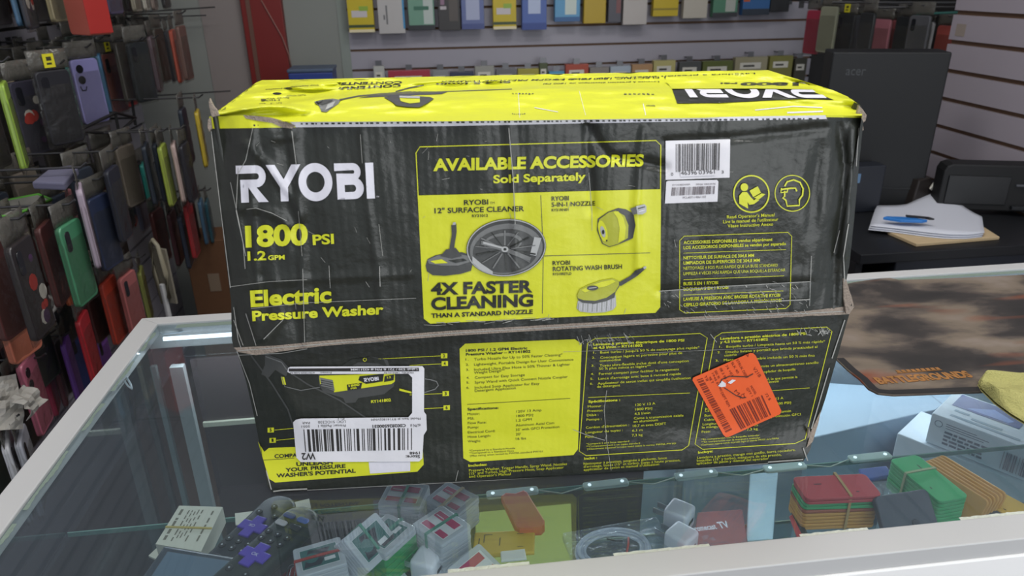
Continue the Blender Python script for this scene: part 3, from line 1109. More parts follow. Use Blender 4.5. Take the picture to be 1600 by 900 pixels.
T('PSI', (548, 608.5), (557, 607.4), 2.6, YEL, 4, 0.03)
tray.poly([(601, 588), (616, 585), (615, 594), (600, 597)], BLK, 3)
T('1.2', (605, 591.5), (611, 590.7), 3, YEL, 4, 0.03)
T('RY141802', (580, 630), (611, 627), 4.6, YEL, 2, 0.03)
tray.poly([(624, 607), (643, 612), (643, 615), (624, 610.5)], YEL, 2)
tray.line([(642, 613), (664, 613), (680, 608), (685, 602), (682, 596), (672, 593), (664, 592)], 1.6, G2, 2)
# trigger gun and lance
tray.poly([(414, 555), (418, 553.5), (440, 562), (452, 575), (447, 588), (430, 578), (420, 590), (408, 585), (414, 570)], G1, 1)
tray.line([(415, 557), (440, 566), (448, 578)], 1.6, G2, 2)
tray.line([(438, 572), (480, 600), (530, 625), (575, 655)], 2.4, G1, 1)
tray.line([(390, 552), (425, 600), (450, 640), (460, 670)], 2.4, G1, 1)
tray.line([(440, 588), (445, 604), (470, 610), (500, 605)], 1.2, G2, 2)
tray.poly([(439, 589), (444, 589), (447, 601), (442, 601)], YEL, 2)
# yellow facts panel
tray.poly([(718, 545), (727, 537), (898, 530), (909, 537), (903, 702), (896, 711), (735, 722), (724, 716)], YEL, 1)
en = [('1800 PSI / 1.2 GPM Electric', 728, 550, 824, 546, 4.2, .03), ('Pressure Washer – RY141802', 728, 556, 829, 551, 4.2, .03), ('1.', 727.5, 563.5, 732, 563.4, 3.4, 0), ('Turbo Nozzle for Up to 50% Faster Cleaning*', 741, 563.5, 879, 556, 3.9, 0), ('2.', 728, 571.5, 733, 571.2, 3.4, 0), ('Lightweight, Portable Design for User Convenience', 741, 571.5, 896, 563.5, 3.9, 0),
      ('3.', 728.5, 579.5, 733, 579.2, 3.4, 0), ('Included Ultra Flex Hose is 50% Thinner & Lighter', 741, 579.5, 891, 571, 3.9, 0), ('Weight Design**', 741, 584.5, 789, 580.5, 3.9, 0), ('4.', 729, 592, 733.5, 591.8, 3.4, 0), ('Compact for Easy Storage', 742, 592, 820, 587.5, 3.9, 0),
      ('5.', 729, 599.5, 733.5, 599.2, 3.4, 0), ('Spray Wand with Quick Connect Nozzle Coupler', 742, 599.5, 887, 590.5, 3.9, 0), ('6.', 729, 607.5, 733.5, 607.2, 3.4, 0), ('Included Soap Applicator for Easy', 742, 607.5, 843, 601, 3.9, 0), ('Detergent Application', 742, 612.5, 806, 608, 3.9, 0),
      ('Specifications:', 730.5, 641.5, 779, 639, 4, .03), ('Motor:', 730.5, 649, 750, 648, 3.7, 0), ('PSI:', 731, 656, 741, 655.5, 3.7, 0), ('Flow Rate:', 731, 663, 760, 661.5, 3.7, 0), ('Pump:', 731, 670, 748, 669, 3.7, 0), ('Electrical Cord:', 731, 677.5, 774, 675, 3.7, 0), ('Hose Length:', 731, 684.5, 767, 682.5, 3.7, 0), ('Weight:', 731, 691.5, 751, 690.5, 3.7, 0),
      ('120V 13 Amp', 807, 645, 846, 642.5, 3.7, 0), ('1800 PSI†', 807, 652, 834, 650, 3.7, 0), ('1.2 GPM', 806.5, 659, 831, 657, 3.7, 0), ('Aluminum Axial Cam', 806, 666.5, 866, 662.5, 3.7, 0), ("35' with GFCI Protection", 806, 673.5, 874, 668.5, 3.7, 0), ("20'", 806, 680.5, 814, 680, 3.7, 0), ('16 lbs', 806, 687.5, 822, 686.5, 3.7, 0),
      ('*Compared to a Standard Nozzle', 733, 705.5, 805, 701.5, 2.7, 0), ('**Compared to a Standard Hose', 733, 709.5, 803, 705.5, 2.7, 0), ('†Max rating when tested to PWMA standard PW101', 734, 713.8, 848, 706.5, 2.7, 0)]
for s, a, b, cc, dd, h, bo in en:
    T(s, (a, b), (cc, dd), h, BLK, 2, bo)
tray.line([(730, 632), (891, 622.5)], 0.7, BLK, 2)
en = [('Includes:', 732, 729.5, 761, 727.5, 4, .03), ('Pressure Washer, Trigger Handle, Spray Wand, Nozzles', 733, 737, 886, 726.5, 3.9, 0), ('(15° and Turbo), High Pressure Hose, Soap Applicator', 733, 741.8, 881, 732, 3.9, 0), ("and Operator's Manual", 733, 746.6, 798, 742.3, 3.9, 0)]
for s, a, b, cc, dd, h, bo in en:
    T(s, (a, b), (cc, dd), h, YEL, 2, bo)
# outlined panels
tray.line([(918, 536), (930, 529), (1094, 521), (1105, 528), (1076, 696), (1066, 703), (916, 712), (905, 705)], 1.1, YEL, 1, True)
tray.line([(1117, 527), (1128, 520), (1292, 511), (1300, 518), (1258, 686), (1242, 693), (1098, 702), (1086, 694)], 1.1, YEL, 1, True)
fr_ = [('Laveuse à pression électrique de 1800 PSI', 927, 540, 1069, 533.5, 4, .03), ('et 4,5 l/min – RY141802', 927, 545.5, 1004, 541.5, 4, .03), ('1.', 927, 552.5, 931, 552.4, 3.2, 0), ("Buse turbo / Jusqu'à 50 % de nettoyage plus rapide*", 938, 552.5, 1093, 544.5, 3.7, 0), ('2.', 925, 560.5, 930, 560.2, 3.2, 0), ('Conception légère et portative pour plus de', 938, 560.5, 1066, 553, 3.7, 0), ('commodité', 937, 565.5, 970, 563.5, 3.7, 0),
       ('3.', 924, 573, 929, 572.8, 3.2, 0), ("Tuyau ultra-flexible inclus doté d'une conception", 937, 573, 1076, 565.5, 3.7, 0), ('50 % plus mince et légère**', 936, 578, 1017, 573.5, 3.7, 0), ('4.', 923, 586, 928, 585.8, 3.2, 0), ('Format compact pour faciliter le rangement', 936, 586, 1061, 578.5, 3.7, 0), ('5.', 922.5, 593.5, 927, 593.3, 3.2, 0), ("Lance d'arrosage avec buse à raccord rapide", 935, 593.5, 1064, 585.5, 3.7, 0),
       ('6.', 922, 601, 926.5, 600.8, 3.2, 0), ("Applicateur de savon inclus qui simplifie l'utilisation", 934, 601, 1079, 592, 3.7, 0), ('de détergent', 933, 606, 969, 603.5, 3.7, 0),
       ('Spécifications :', 919.5, 629.5, 969, 626.5, 3.9, .03), ('Moteur :', 918.5, 637, 943, 635.5, 3.6, 0), ('Pression :', 918, 644, 945, 642.5, 3.6, 0), ('Débit :', 917, 650.5, 935, 649.5, 3.6, 0), ('Pompe :', 916.5, 657.5, 940, 656, 3.6, 0), ("Cordon d'alimentation :", 915.5, 670, 983, 665.5, 3.6, 0), ('Longueur du tuyau :', 915, 677.5, 973, 673.5, 3.6, 0), ('Poids :', 914.5, 684.5, 932, 683.5, 3.6, 0),
       ('120 V 13 A', 993, 634.5, 1024, 632, 3.6, 0), ('1800 PSI†', 992.5, 641.5, 1020, 639.5, 3.6, 0), ('4,5 l/min', 991.5, 648.5, 1016, 646.5, 3.6, 0), ('Came à transmission axiale', 990.5, 655.5, 1068, 650.5, 3.6, 0), ('en aluminium', 990, 660.5, 1028, 657.8, 3.6, 0), ('10,7 m avec DDFT', 989, 667.5, 1041, 663.5, 3.6, 0), ('6,1 m', 988, 674.5, 1004, 673.3, 3.6, 0), ('7,3 kg', 987.5, 682, 1004, 680.8, 3.6, 0),
       ('*Comparé à une buse standard', 916, 695, 983, 690.5, 2.6, 0), ('**Comparativement à un tuyau standard', 916, 699, 1000, 693.5, 2.6, 0), ('†Classement maximal lorsque testé selon la norme PWMA PW101', 917, 703, 1056, 694, 2.6, 0),
       ('Inclut :', 913, 718.5, 933, 717, 4, .03), ("Nettoyeur à pression, poignée à gâchette, lance", 912, 726.5, 1042, 717, 3.7, 0), ("d'arrosage, buses (15° et turbo), tuyau à haute pression,", 912, 731, 1063, 720.5, 3.7, 0), ("applicateur de savon et manuel d'utilisation", 912, 735.8, 1030, 727, 3.7, 0),
       ('Lavadora a presión eléctrica de 1800 PSI', 1125.5, 531, 1260, 523, 4, .03), ('y 4,5 l/min – RY141802', 1125, 536.5, 1200, 532, 4, .03), ('1.', 1124, 543.5, 1128, 543.3, 3.2, 0), ('Boquilla turbo / Limpieza hasta un 50 % más rápida*', 1135, 543.5, 1289, 535, 3.7, 0), ('2.', 1121, 552, 1126, 551.8, 3.2, 0), ('Diseño liviano y portátil que brinda practicidad al', 1134, 552, 1277, 543.5, 3.7, 0), ('usuario', 1132, 557, 1151, 555.5, 3.7, 0),
       ('3.', 1118, 565, 1123, 564.8, 3.2, 0), ('Manguera ultraflexible incluida un 50 % más fina', 1131, 564.5, 1273, 557, 3.7, 0), ('4.', 1117, 579, 1122, 578.8, 3.2, 0), ('Diseño compacto permite un almacenamiento sencillo', 1130, 578, 1279, 568, 3.7, 0), ('5.', 1116, 588, 1121, 587.8, 3.2, 0), ('Varilla de rociado con acoplador de boquilla', 1129, 588, 1243, 578.5, 3.7, 0),
       ('6.', 1114, 601, 1119, 600.8, 3.2, 0), ('Incluye aplicador de jabón fácil, lo que permite la', 1127, 600, 1246, 590.5, 3.7, 0), ('aplicación de detergente', 1126, 606, 1217, 597, 3.7, 0),
       ('Especificaciones:', 1104, 626, 1150, 623, 3.8, .03), ('Motor:', 1103, 634, 1120, 633, 3.5, 0), ('PSI:', 1102, 641, 1112, 640.5, 3.5, 0), ('Caudal:', 1101.5, 643.8, 1120, 642.5, 3.5, 0), ('Bomba:', 1101, 651, 1120, 649.8, 3.5, 0), ('Cable eléctrico:', 1100, 658, 1146, 655, 3.5, 0), ('Longitud de', 1098, 664.5, 1130, 662.5, 3.5, 0), ('la manguera:', 1097, 669.5, 1133, 667, 3.5, 0), ('Peso:', 1096.5, 676.5, 1110, 675.5, 3.5, 0),
       ('120 V 13 A', 1195, 626, 1224, 623.5, 3.6, 0), ('1800 PSI†', 1211, 633, 1237, 630.5, 3.6, 0), ('4,5 l/min', 1193, 640, 1216, 638, 3.6, 0), ('Aluminio axial común', 1180, 648, 1236, 643.5, 3.6, 0), ('35 pies con protección GFCI', 1172, 655, 1251, 649, 3.6, 0), ('6,1 m', 1168, 667, 1184, 665.8, 3.6, 0), ('7,3 kg', 1167, 673, 1184, 671.5, 3.6, 0),
       ('*En comparación con la boquilla estándar', 1096, 688, 1187, 681, 2.6, 0), ('**En comparación con la manguera estándar', 1096, 692, 1188, 685, 2.6, 0), ('†Clasificación máxima cuando se prueba según el estándar PW101 de la PWMA', 1095, 696.5, 1217, 686, 2.6, 0),
       ('Incluye:', 1091, 709, 1114, 706.5, 4, .03), ('Lavadora a presión, mango con gatillo, barra rociadora,', 1089.5, 717, 1243, 704.5, 3.7, 0), ('boquillas (15° y turbo), manguera de alta presión,', 1089, 721.5, 1221, 712, 3.7, 0), ('aplicador de jabón y manual del operador', 1088.5, 726, 1201, 718, 3.7, 0)]
for s, a, b, cc, dd, h, bo in fr_:
    T(s, (a, b), (cc, dd), h, YEL, 2, bo)
tray.line([(919, 621), (1078, 614)], 0.7, YEL, 2)
tray.line([(1105, 618), (1265, 606)], 0.7, YEL, 2)
for pts, wd in [([(895, 671), (915, 679), (945, 688), (948, 680)], .9), ([(948, 610), (944, 640), (948, 690), (955, 735)], .7), ([(370, 548), (390, 600), (402, 650)], 1.0), ([(1255, 700), (1262, 720)], 1.8), ([(1120, 535), (1110, 522)], 1.0), ([(716, 735), (712, 752)], .8), ([(427, 768), (440, 766), (480, 764)], 2.2), ([(1200, 722), (1255, 718)], 2.0), ([(480, 766), (740, 752), (1000, 739), (1200, 724)], 0.8),
                ([(416, 735), (424, 765)], 1.6), ([(880, 550), (1000, 545)], .4), ([(1000, 552), (1200, 543)], .4), ([(420, 545), (600, 534)], .5), ([(1320, 500), (1300, 560)], 1.6), ([(1296, 575), (1268, 670)], 1.6), ([(372, 555), (440, 552), (480, 545)], 1.0)]:
    tray.line(pts, wd, SCU, 3)
tray.poly([(1268, 672), (1276, 655), (1283, 640), (1279, 660), (1270, 690), (1260, 700)], KRA, 3)
r = random.Random(8)
for k in range(34):
    x = r.uniform(900, 985)
    tray.line([(x, 526 - (x - 900) * .05 + r.uniform(-3, 14)), (x + r.uniform(3, 10), 532 - (x - 900) * .05 + r.uniform(-2, 14))], r.uniform(.3, .8), SCU, 4)
for k in range(30):
    x = r.uniform(1240, 1295)
    tray.line([(x, 512 + r.uniform(-3, 12)), (x + r.uniform(2, 8), 514 + r.uniform(-3, 12))], r.uniform(.3, 1.0), SCU, 4)

# --- backs and sides of the two carton halves ---------------------------------
BD = 0.245


def shell(face, outline, dfun, top_limit=None):
    """side walls from the traced rim of a face to the back of the carton"""
    rim = [front_uv(p) for p in outline]
    fx = shifter(dfun)
    V, F, MI = [], [], []
    dense = []
    n = len(rim)
    for i in range(n):
        a, b = rim[i], rim[(i + 1) % n]
        k = max(1, int((b - a).length / 0.02))
        for j in range(k):
            dense.append(a.lerp(b, j / k))
    m = len(dense)
    zlo = min(p.y for p in dense)
    zhi = max(p.y for p in dense)
    for p in dense:
        q = fx(p.x, p.y, 0)
        V.append(q)
        sx = 1 - 0.012 * abs(p.x)
        V.append(Vector((p.x, BD - 0.002, max(0.0006, min(p.y, top_limit) if top_limit else p.y))))
    for i in range(m):
        j = (i + 1) % m
        F.append((2 * i, 2 * j, 2 * j + 1, 2 * i + 1))
        MI.append(BLK)
    F.append(tuple(2 * i + 1 for i in range(m)))
    MI.append(BLK)
    return V, F, MI


# keep the tray on the glass
lid_o = lid.build('lid', PM, box, shell(lid, LID_O, lid_d, 0.31))
tray_o = tray.build('tray', PM, box, shell(tray, TRAY_O, tray_d))

# --- top of the lid -------------------------------------------------------------
TA = Vector((front_uv((340, 188)).x, 0, front_uv((340, 188)).y))
TB = Vector((front_uv((1340, 181)).x, 0, front_uv((1340, 181)).y))
TSL = (TB.z - TA.z) / (TB.x - TA.x)


BD = 0.245
_d = rayl(1200, 109.5)
_q = CAML + _d * ((BD - CAML.y) / _d.y)
SR = (_q.z - (TA.z + (_q.x - TA.x) * TSL)) / BD            # the far right corner of the top stands a little higher


def top_z(x, y):
    return TA.z + (x - TA.x) * TSL + SR * min(1.15, max(0, (x + 0.27) / 0.56)) * y


def top_uv(p):
    d = rayl(*p)
    lo, hi = 0.2, 3.0
    for _ in range(50):
        m = (lo + hi) / 2
        q = CAML + d * m
        if q.z > top_z(q.x, q.y):
            lo = m
        else:
            hi = m
    return Vector((q.x, q.y))


RIDGE = [top_uv(q) for q in ((350, 176), (430, 163), (520, 152), (640, 147), (760, 141), (850, 138.5), (1000, 139.5), (1100, 138.5), (1215, 138), (1270, 141), (1345, 160))]


def top_h(x, y):
    for a, b in zip(RIDGE, RIDGE[1:]):
        if a.x <= x <= b.x:
            yr = a.y + (b.y - a.y) * (x - a.x) / (b.x - a.x)
            break
    else:
        yr = RIDGE[0].y if x < RIDGE[0].x else RIDGE[-1].y
    h = 0.0
    if y < yr:
        h += 0.007 * sstep(y / max(0.02, yr))
    else:
        h += 0.007 - 0.009 * sstep((y - yr) / 0.018) + 0.004 * sstep((y - yr - 0.03) / 0.08)
    h += 0.0022 * noise.noise(Vector((x * 16, y * 22, 7.7))) + 0.0010 * noise.noise(Vector((x * 50, y * 40, 2.7)))
    if x < -0.19:
        h += 0.003 * noise.noise(Vector((x * 40, y * 35, 12.7)))
    h *= sstep(y / 0.02) * 0.9 + 0.1
    return h


def top_xyz(x, y, layer):
    p = Vector((x, y, top_z(x, y)))
    h = top_h(x, y) + 0.0003 * layer
    r_ = p - CAML
    e_ = 0.001
    dz = (top_z(x + r_.x * e_, y + r_.y * e_) - p.z) / e_
    return p + r_ * (h / (r_.z - dz))


top = Face(top_uv, top_xyz, 0.005)
TOP_O = [(327, 183), (386, 181), (452, 190.5), (700, 189.5), (1000, 185.5), (1290, 180.5), (1347, 180.5), (1346, 166), (1325, 151), (1302, 141), (1272, 133), (1252, 130), (1225, 122), (1206, 116), (1200, 109.5), (1100, 111), (1000, 113), (840, 116.5), (640, 122), (520, 125), (410, 125), (400, 129), (375, 150), (345, 173)]
TOP_I = [(327, 183), (386, 181), (452, 190.5), (700, 189.5), (1000, 185.5), (1290, 180.5), (1347, 180.5)]
top.poly(TOP_O, YEL, 0)
# spray gun picture
top.poly([(491, 159), (502, 156), (520, 154), (532, 156), (529, 162), (520, 168), (510, 175), (502, 174), (499, 166)], G2, 1)
top.poly([(494, 158), (510, 155), (520, 156), (512, 161), (503, 164), (498, 161)], G1, 2)
top.poly([(512, 163), (524, 158), (520, 166), (508, 172)], G3, 2)
top.line([(530, 156), (560, 150), (600, 146), (640, 144)], 2.2, G1, 1)
top.poly([(560, 153), (600, 145.5), (640, 142.5), (700, 143), (690, 147), (640, 149), (600, 151)], G1, 1)
top.poly([(600, 152), (625, 148.5), (672, 151.5), (678, 154), (668, 161), (655, 167.5), (635, 167), (620, 164.5), (612, 159)], G1, 2)
top.poly([(624, 151), (656, 151.5), (656, 160), (640, 161.5), (626, 158)], YEL, 3)
top.poly([(624, 149.5), (656, 150), (656, 153.5), (624, 152.5)], G3, 4)
top.line([(618, 143), (640, 137), (662, 133)], 1.8, G1, 2)
top.line([(640, 145), (720, 142), (800, 139)], 1.2, G1, 1)
# logo block, reading from the far side
top.poly([(1050, 138.5), (1220, 138.5), (1262, 140), (1303, 156), (1250, 154.5), (1180, 158), (1120, 161), (1058, 161.5)], BLK, 1)
logo(top, quadmap((1262, 129), (1062, 128), (1078, 152), (1292, 153)), WHT, 2)
top.poly([(1040, 126), (1225, 124), (1262, 132), (1275, 140.2), (1250, 139.2), (1180, 138.2), (1050, 138.6)], YEL, 4)
TT = top.text
TT('1800', (1248, 128.5), (1158, 128.5), -5.5, BLK, 5, 0.05)
TT('PSI', (1152, 128.8), (1126, 129), -2.2, BLK, 5, 0.03)
TT('CONTENTS:', (628, 126.5), (530, 129), -4.0, BLK, 1, 0.03)
TT('CONTENU:', (626, 131), (530, 136), -4.2, BLK, 1, 0.03)
TT('1 ELECTRIC 1800 PSI & 1.2 GPM PRESSURE WASHER', (1040, 119.5), (690, 126.5), -2.6, BLK, 1, 0.01)
TT('et 4,5 l/min', (798, 127), (682, 130), -3.2, BLK, 1, 0.03)
TT('Laveuse à pression électrique de 1800 PSI', (1030, 126.5), (850, 130), -2.0, BLK, 1, 0.01)
TT('Lavadora a presión eléctrica de 1800 PSI', (1180, 113.5), (860, 123.5), -2.0, BLK, 1, 0.01)
top.disc(451, 138, 6, 1.8, BLK, 1, 18)
top.disc(433, 146, 7, 1.8, BLK, 1, 18)
top.disc(412, 156, 4, 1.2, BLK, 1, 14)
for (a, b, s, h) in (((498, 132), (452, 135), 'Soap Applicator', -1.8), ((445, 137), (415, 139), 'Nozzles', -1.8), ((478, 147), (448, 149), 'Turbo Nozzle', -2.0), ((452, 151.5), (408, 154), 'Spray Wand', -2.0), ((440, 159.5), (405, 161.5), 'Inglete', -2.2), ((437, 155), (408, 157), 'Hose', -2.2)):
    TT(s, a, b, h, BLK, 1, 0.01)
for (x, y, wd) in ((975, 147, 50), (800, 146, 36), (800, 178, 22), (1010, 165, 14)):
    for k in range(7):
        xx = x + (k / 7) * wd
        top.line([(xx, y + R.uniform(-.6, .6)), (xx + wd / 12, y + R.uniform(-.6, .6))], R.uniform(.8, 1.8), G1, 1)
for pts, wd in [([(835, 168), (872, 175)], 1.0), ([(1180, 172), (1240, 166), (1285, 168)], 1.6), ([(1230, 176), (1286, 174)], 2.4), ([(1005, 162), (1009, 180)], 1.2), ([(905, 142), (915, 180)], .6), ([(810, 145), (812, 184)], .7)]:
    top.line(pts, wd, WHT, 1)
SV, SF, SM = [], [], []
k0 = TOP_O.index((1347, 180.5))
loop = TOP_O[k0:] + TOP_O[:1]
for a_, b_ in zip(loop, loop[1:]):
    for t_ in range(4):
        u_ = top_uv(a_).lerp(top_uv(b_), t_ / 4)
        q_ = top_xyz(u_.x, u_.y, 0)
        SV += [q_, Vector((min(q_.x, 0.297) if q_.x > 0 else max(q_.x, -0.272), min(q_.y, BD - 0.0018), 0.30))]
n_ = len(SV) // 2
SF = [(2 * i, 2 * i + 2, 2 * i + 3, 2 * i + 1) for i in range(n_ - 1)]
top_o = top.build('lid_top', PM, box, (SV, SF, [BLK] * len(SF)))
# torn bits of cardboard standing off the corners


def flap(name, pts, y0, th=0.003, lean=0.0):
    P = [front_uv(p) for p in pts]
    mb = MB()
    M = Matrix(((1, 0, 0, 0), (0, 0, -1, y0), (0, 1, 0, 0), (0, 0, 0, 1)))
    mb.prism([(p.x, p.y) for p in P], 0, th, 0, 0.0006, M)
    mb.build(name, m_kraft, box)


flap('torn_flap', [(330, 184), (326, 168), (325, 160), (327, 154), (331, 162), (334, 168), (338, 172), (342, 181)], 0.004)
flap('torn_flap', [(323, 200), (324, 188), (328, 184), (330, 202), (326, 207)], 0.004)
flap('torn_flap', [(1347, 182), (1350, 167), (1357, 174), (1363, 183), (1361, 192), (1355, 197), (1348, 192)], 0.012)
flap('torn_flap', [(1344, 198), (1359, 200), (1360, 207), (1355, 210), (1345, 204)], 0.014)
flap('torn_flap', [(1321, 438), (1327, 441), (1331, 455), (1335, 476), (1331, 492), (1326, 494), (1322, 470)], 0.008)
flap('torn_flap', [(1256, 716), (1266, 694), (1270, 676), (1273, 684), (1268, 702), (1262, 719)], 0.012)
flap('torn_flap', [(416, 752), (420, 748), (427, 764), (426, 772), (419, 765)], 0.010)

# --- stickers -------------------------------------------------------------------
st = Face(front_uv, shifter(lambda u, v: lid_d(u, v) - 0.0004), 0.003)
st.poly([(1040, 220), (1141, 217.5), (1140, 277.5), (1040, 281)], 0, 3)
st.quad_bars([(1056, 225), (1126, 223.5), (1125, 266), (1056, 269)], barcode(34, 4), 1, 4)
st.text('0', (1048.5, 274.5), (1052, 274.4), 4.5, 1, 4)
st.poly([(1063, 267.5), (1118.5, 265), (1118, 274), (1063, 276)], 0, 5)
st.text('46396', (1064, 273.5), (1089, 272.5), 6.2, 1, 6)
st.text('03961', (1092, 272.3), (1117, 271.2), 6.2, 1, 6)
st.text('3', (1127.5, 271), (1131, 270.8), 4.5, 1, 4)
st.build('barcode_label', [m_paper, m_ink], box)['label'] = 'large white barcode label'
st = Face(front_uv, shifter(lambda u, v: lid_d(u, v) - 0.0004), 0.003)
st.poly([(1041, 284), (1044, 282.5), (1120, 281), (1122.5, 283.5), (1121, 315), (1039, 318)], 0, 3)
st.quad_bars([(1050, 293), (1118, 290.5), (1117, 303), (1049, 306)], barcode(44, 9), 2, 4)
st.text('RY141802VNM', (1051, 290.5), (1078, 289.5), 2.6, 2, 4)
st.text('MFG# 140310196', (1088, 289.5), (1118, 288.5), 2.6, 2, 4)
st.text('PCL407114061103', (1067, 310.5), (1103, 309), 3.2, 2, 4)
st.build('barcode_label', [m_paper, m_ink, print_mat('label_ink_soft', '6d6468', 0.5, 0.1, 0.2, 0.05)], box)['label'] = 'small white serial label'
# torn shipping label, stuck on upside down
st = Face(front_uv, shifter(lambda u, v: tray_d(u, v) - 0.0008), 0.003)
st.poly([(450, 575), (454, 573), (660, 572), (663, 576), (662.5, 643), (666, 648), (667, 672), (662, 680), (660, 716), (655, 721), (470, 722), (463, 715), (458, 660), (462, 656), (470, 654), (638, 652), (644, 645), (644, 590), (638, 584), (455, 584.5), (449, 581)], 0, 3)
st.poly([(451, 576), (654, 574.5), (655, 580), (451, 580.5)], 1, 4)
st.text('Label: 530 / 721 & P/N # 43211MM', (652, 575.2), (548, 576), -3.2, 0, 5, 0.02)
st.text('MODEL: 140310196', (646, 581.2), (600, 581.5), -2.4, 1, 5)
st.text('Printed:', (518, 581.2), (500, 581.4), -2.4, 1, 5)
st.text('4/30/2020 5:08:30', (492, 581.4), (453, 581.6), -2.4, 1, 5)
st.quad_bars([(474, 671), (645, 669), (645, 703), (477, 706)], barcode(34, 21), 1, 4)
st.text('Model: Item #: RY141802VNM', (657, 652.5), (580, 654), -3.4, 1, 4)
st.text('eLPN #', (657, 662.5), (641, 663), -4.4, 1, 4)
st.text('C002826500031', (634, 662.5), (582, 664), -4.8, 1, 4, 0.03)
st.text('LOC: S1CC330', (540, 657), (497, 658), -3.8, 1, 4)
st.text('Printer: Padilla 1', (540, 663), (497, 664), -3.8, 1, 4)
st.text('PAR', (484, 659), (472, 659.3), -3.4, 1, 4)
st.text('5051', (484, 664.5), (471, 665), -3.4, 1, 4)
st.text('P-1', (538, 653.2), (528, 653.4), -2.4, 1, 4)
st.text('Store:', (656, 711), (634, 711.5), -4.8, 1, 4, 0.02)
st.text('1948', (656, 705.5), (640, 706), -4.2, 1, 4, 0.02)
st.text('W2', (493, 707.5), (471, 708), -10.5, 1, 4, 0.02)
st.build('shipping_label', [m_paper, m_ink], box)['label'] = 'torn white shipping label stuck on upside down'
# orange price sticker
st = Face(front_uv, shifter(lambda u, v: tray_d(u, v) - 0.0008), 0.003)
st.poly([(1082, 594), (1083, 590), (1172, 551.5), (1177, 552), (1181, 556), (1221, 642), (1219, 647), (1139, 682.5), (1134, 683), (1130, 679)], 0, 3)
st.quad_bars([(1134, 676), (1088, 592), (1097, 589), (1144, 671)], barcode(40, 33), 1, 4)
st.quad_bars([(1140, 640), (1192, 617), (1206, 648), (1158, 671)], barcode(16, 35), 1, 4)
for s, a, b, h in (('V', (1166, 559), (1172, 557), -6), ('V21B', (1176, 576), (1186, 590), 5), ('STRUK DEPT', (1150, 563), (1166, 592), 4), ('SLK 40', (1142, 567), (1152, 584), 4), ('74 +01', (1133, 572), (1143, 588), 4), ('08 3 98 14', (1124, 576), (1136, 600), 4), ('SRK 90', (1116, 580), (1122, 592), 4), ('DEPT REM', (1126, 614), (1138, 636), 4),
                ('MODEL', (1172, 604), (1180, 617), 3.6), ('QTY 1', (1166, 607), (1174, 620), 3.6), ('XT', (1156, 624), (1166, 620), 6), ('72 $', (1195, 616), (1202, 626), 4), ('M', (1147, 612), (1153, 618), 5), ('T8', (1100, 588), (1104, 596), 4), ('98 T', (1107, 590), (1112, 600), 4), ('1948 55 90', (1112, 584), (1126, 612), 3.4)):
    st.text(s, a, b, h, 1, 4)
st.line([(1177, 584), (1168, 589), (1140, 588), (1128, 593), (1124, 602)], 1.4, 2, 5)
st.line([(1132, 606), (1150, 618), (1160, 622), (1166, 621)], 1.4, 2, 5)
st.poly([(1122, 603), (1128, 595), (1134, 599), (1134, 604), (1127, 605)], 3, 5)
st.poly([(1137, 598), (1144, 593), (1150, 594), (1142, 600)], 3, 5)
st.build('price_sticker', [m_orange, m_orink, m_ink, m_paper], box)['label'] = 'orange price sticker stuck on askew'

# ================================================================== ON AND IN THE COUNTER
def flat_on(z, quad):
    return [atz(z, *q) for q in quad]


def yaw_of(z, p, q):
    a, b = atz(z, *p), atz(z, *q)
    return math.atan2(b.y - a.y, b.x - a.x)


# gaming mat on the glass
def mat_material():
    m = bpy.data.materials.new('mat_print')
    m.use_nodes = True
    nt = m.node_tree
    b = nt.nodes['Principled BSDF']
    b.inputs['Roughness'].default_value = 0.75
    tc = nt.nodes.new('ShaderNodeTexCoord')
    mp = nt.nodes.new('ShaderNodeMapping')
    mp.inputs['Scale'].default_value = (6, 11, 1)
    mp.inputs['Location'].default_value = (3.3, 1.7, 0)
    n = nt.nodes.new('ShaderNodeTexNoise')
    n.inputs['Scale'].default_value = 1.0
    n.inputs['Detail'].default_value = 6
    n.inputs['Distortion'].default_value = 0.25
    cr = nt.nodes.new('ShaderNodeValToRGB')
    els = cr.color_ramp.elements
    els[0].position, els[0].color = 0.36, lin('262322')
    els[1].position, els[1].color = 0.72, lin('85786c')
    for p, col in ((0.44, '332e2c'), (0.50, '544b44'), (0.55, '6e6255'), (0.60, '776a5d'), (0.65, '7f7368')):
        e = els.new(p)
        e.color = lin(col)
    nt.links.new(tc.outputs['Object'], mp.inputs[0])
    nt.links.new(mp.outputs[0], n.inputs['Vector'])
    nt.links.new(n.outputs['Fac'], cr.inputs[0])
    n2 = nt.nodes.new('ShaderNodeTexNoise')
    n2.inputs['Scale'].default_value = 1.3
    mp2 = nt.nodes.new('ShaderNodeMapping')
    mp2.inputs['Scale'].default_value = (3, 16, 1)
    mp2.inputs['Location'].default_value = (9.1, 4.4, 0)
    nt.links.new(tc.outputs['Object'], mp2.inputs[0])
    nt.links.new(mp2.outputs[0], n2.inputs['Vector'])
    c2 = nt.nodes.new('ShaderNodeValToRGB')
    c2.color_ramp.elements[0].position = 0.57
    c2.color_ramp.elements[1].position = 0.72
    nt.links.new(n2.outputs['Fac'], c2.inputs[0])
    mx = nt.nodes.new('ShaderNodeMix')
    mx.data_type = 'RGBA'
    mx.inputs[7].default_value = lin('7d452e')
    nt.links.new(c2.outputs[0], mx.inputs[0])
    nt.links.new(cr.outputs[0], mx.inputs[6])
    nt.links.new(mx.outputs[2], b.inputs['Base Color'])
    return m


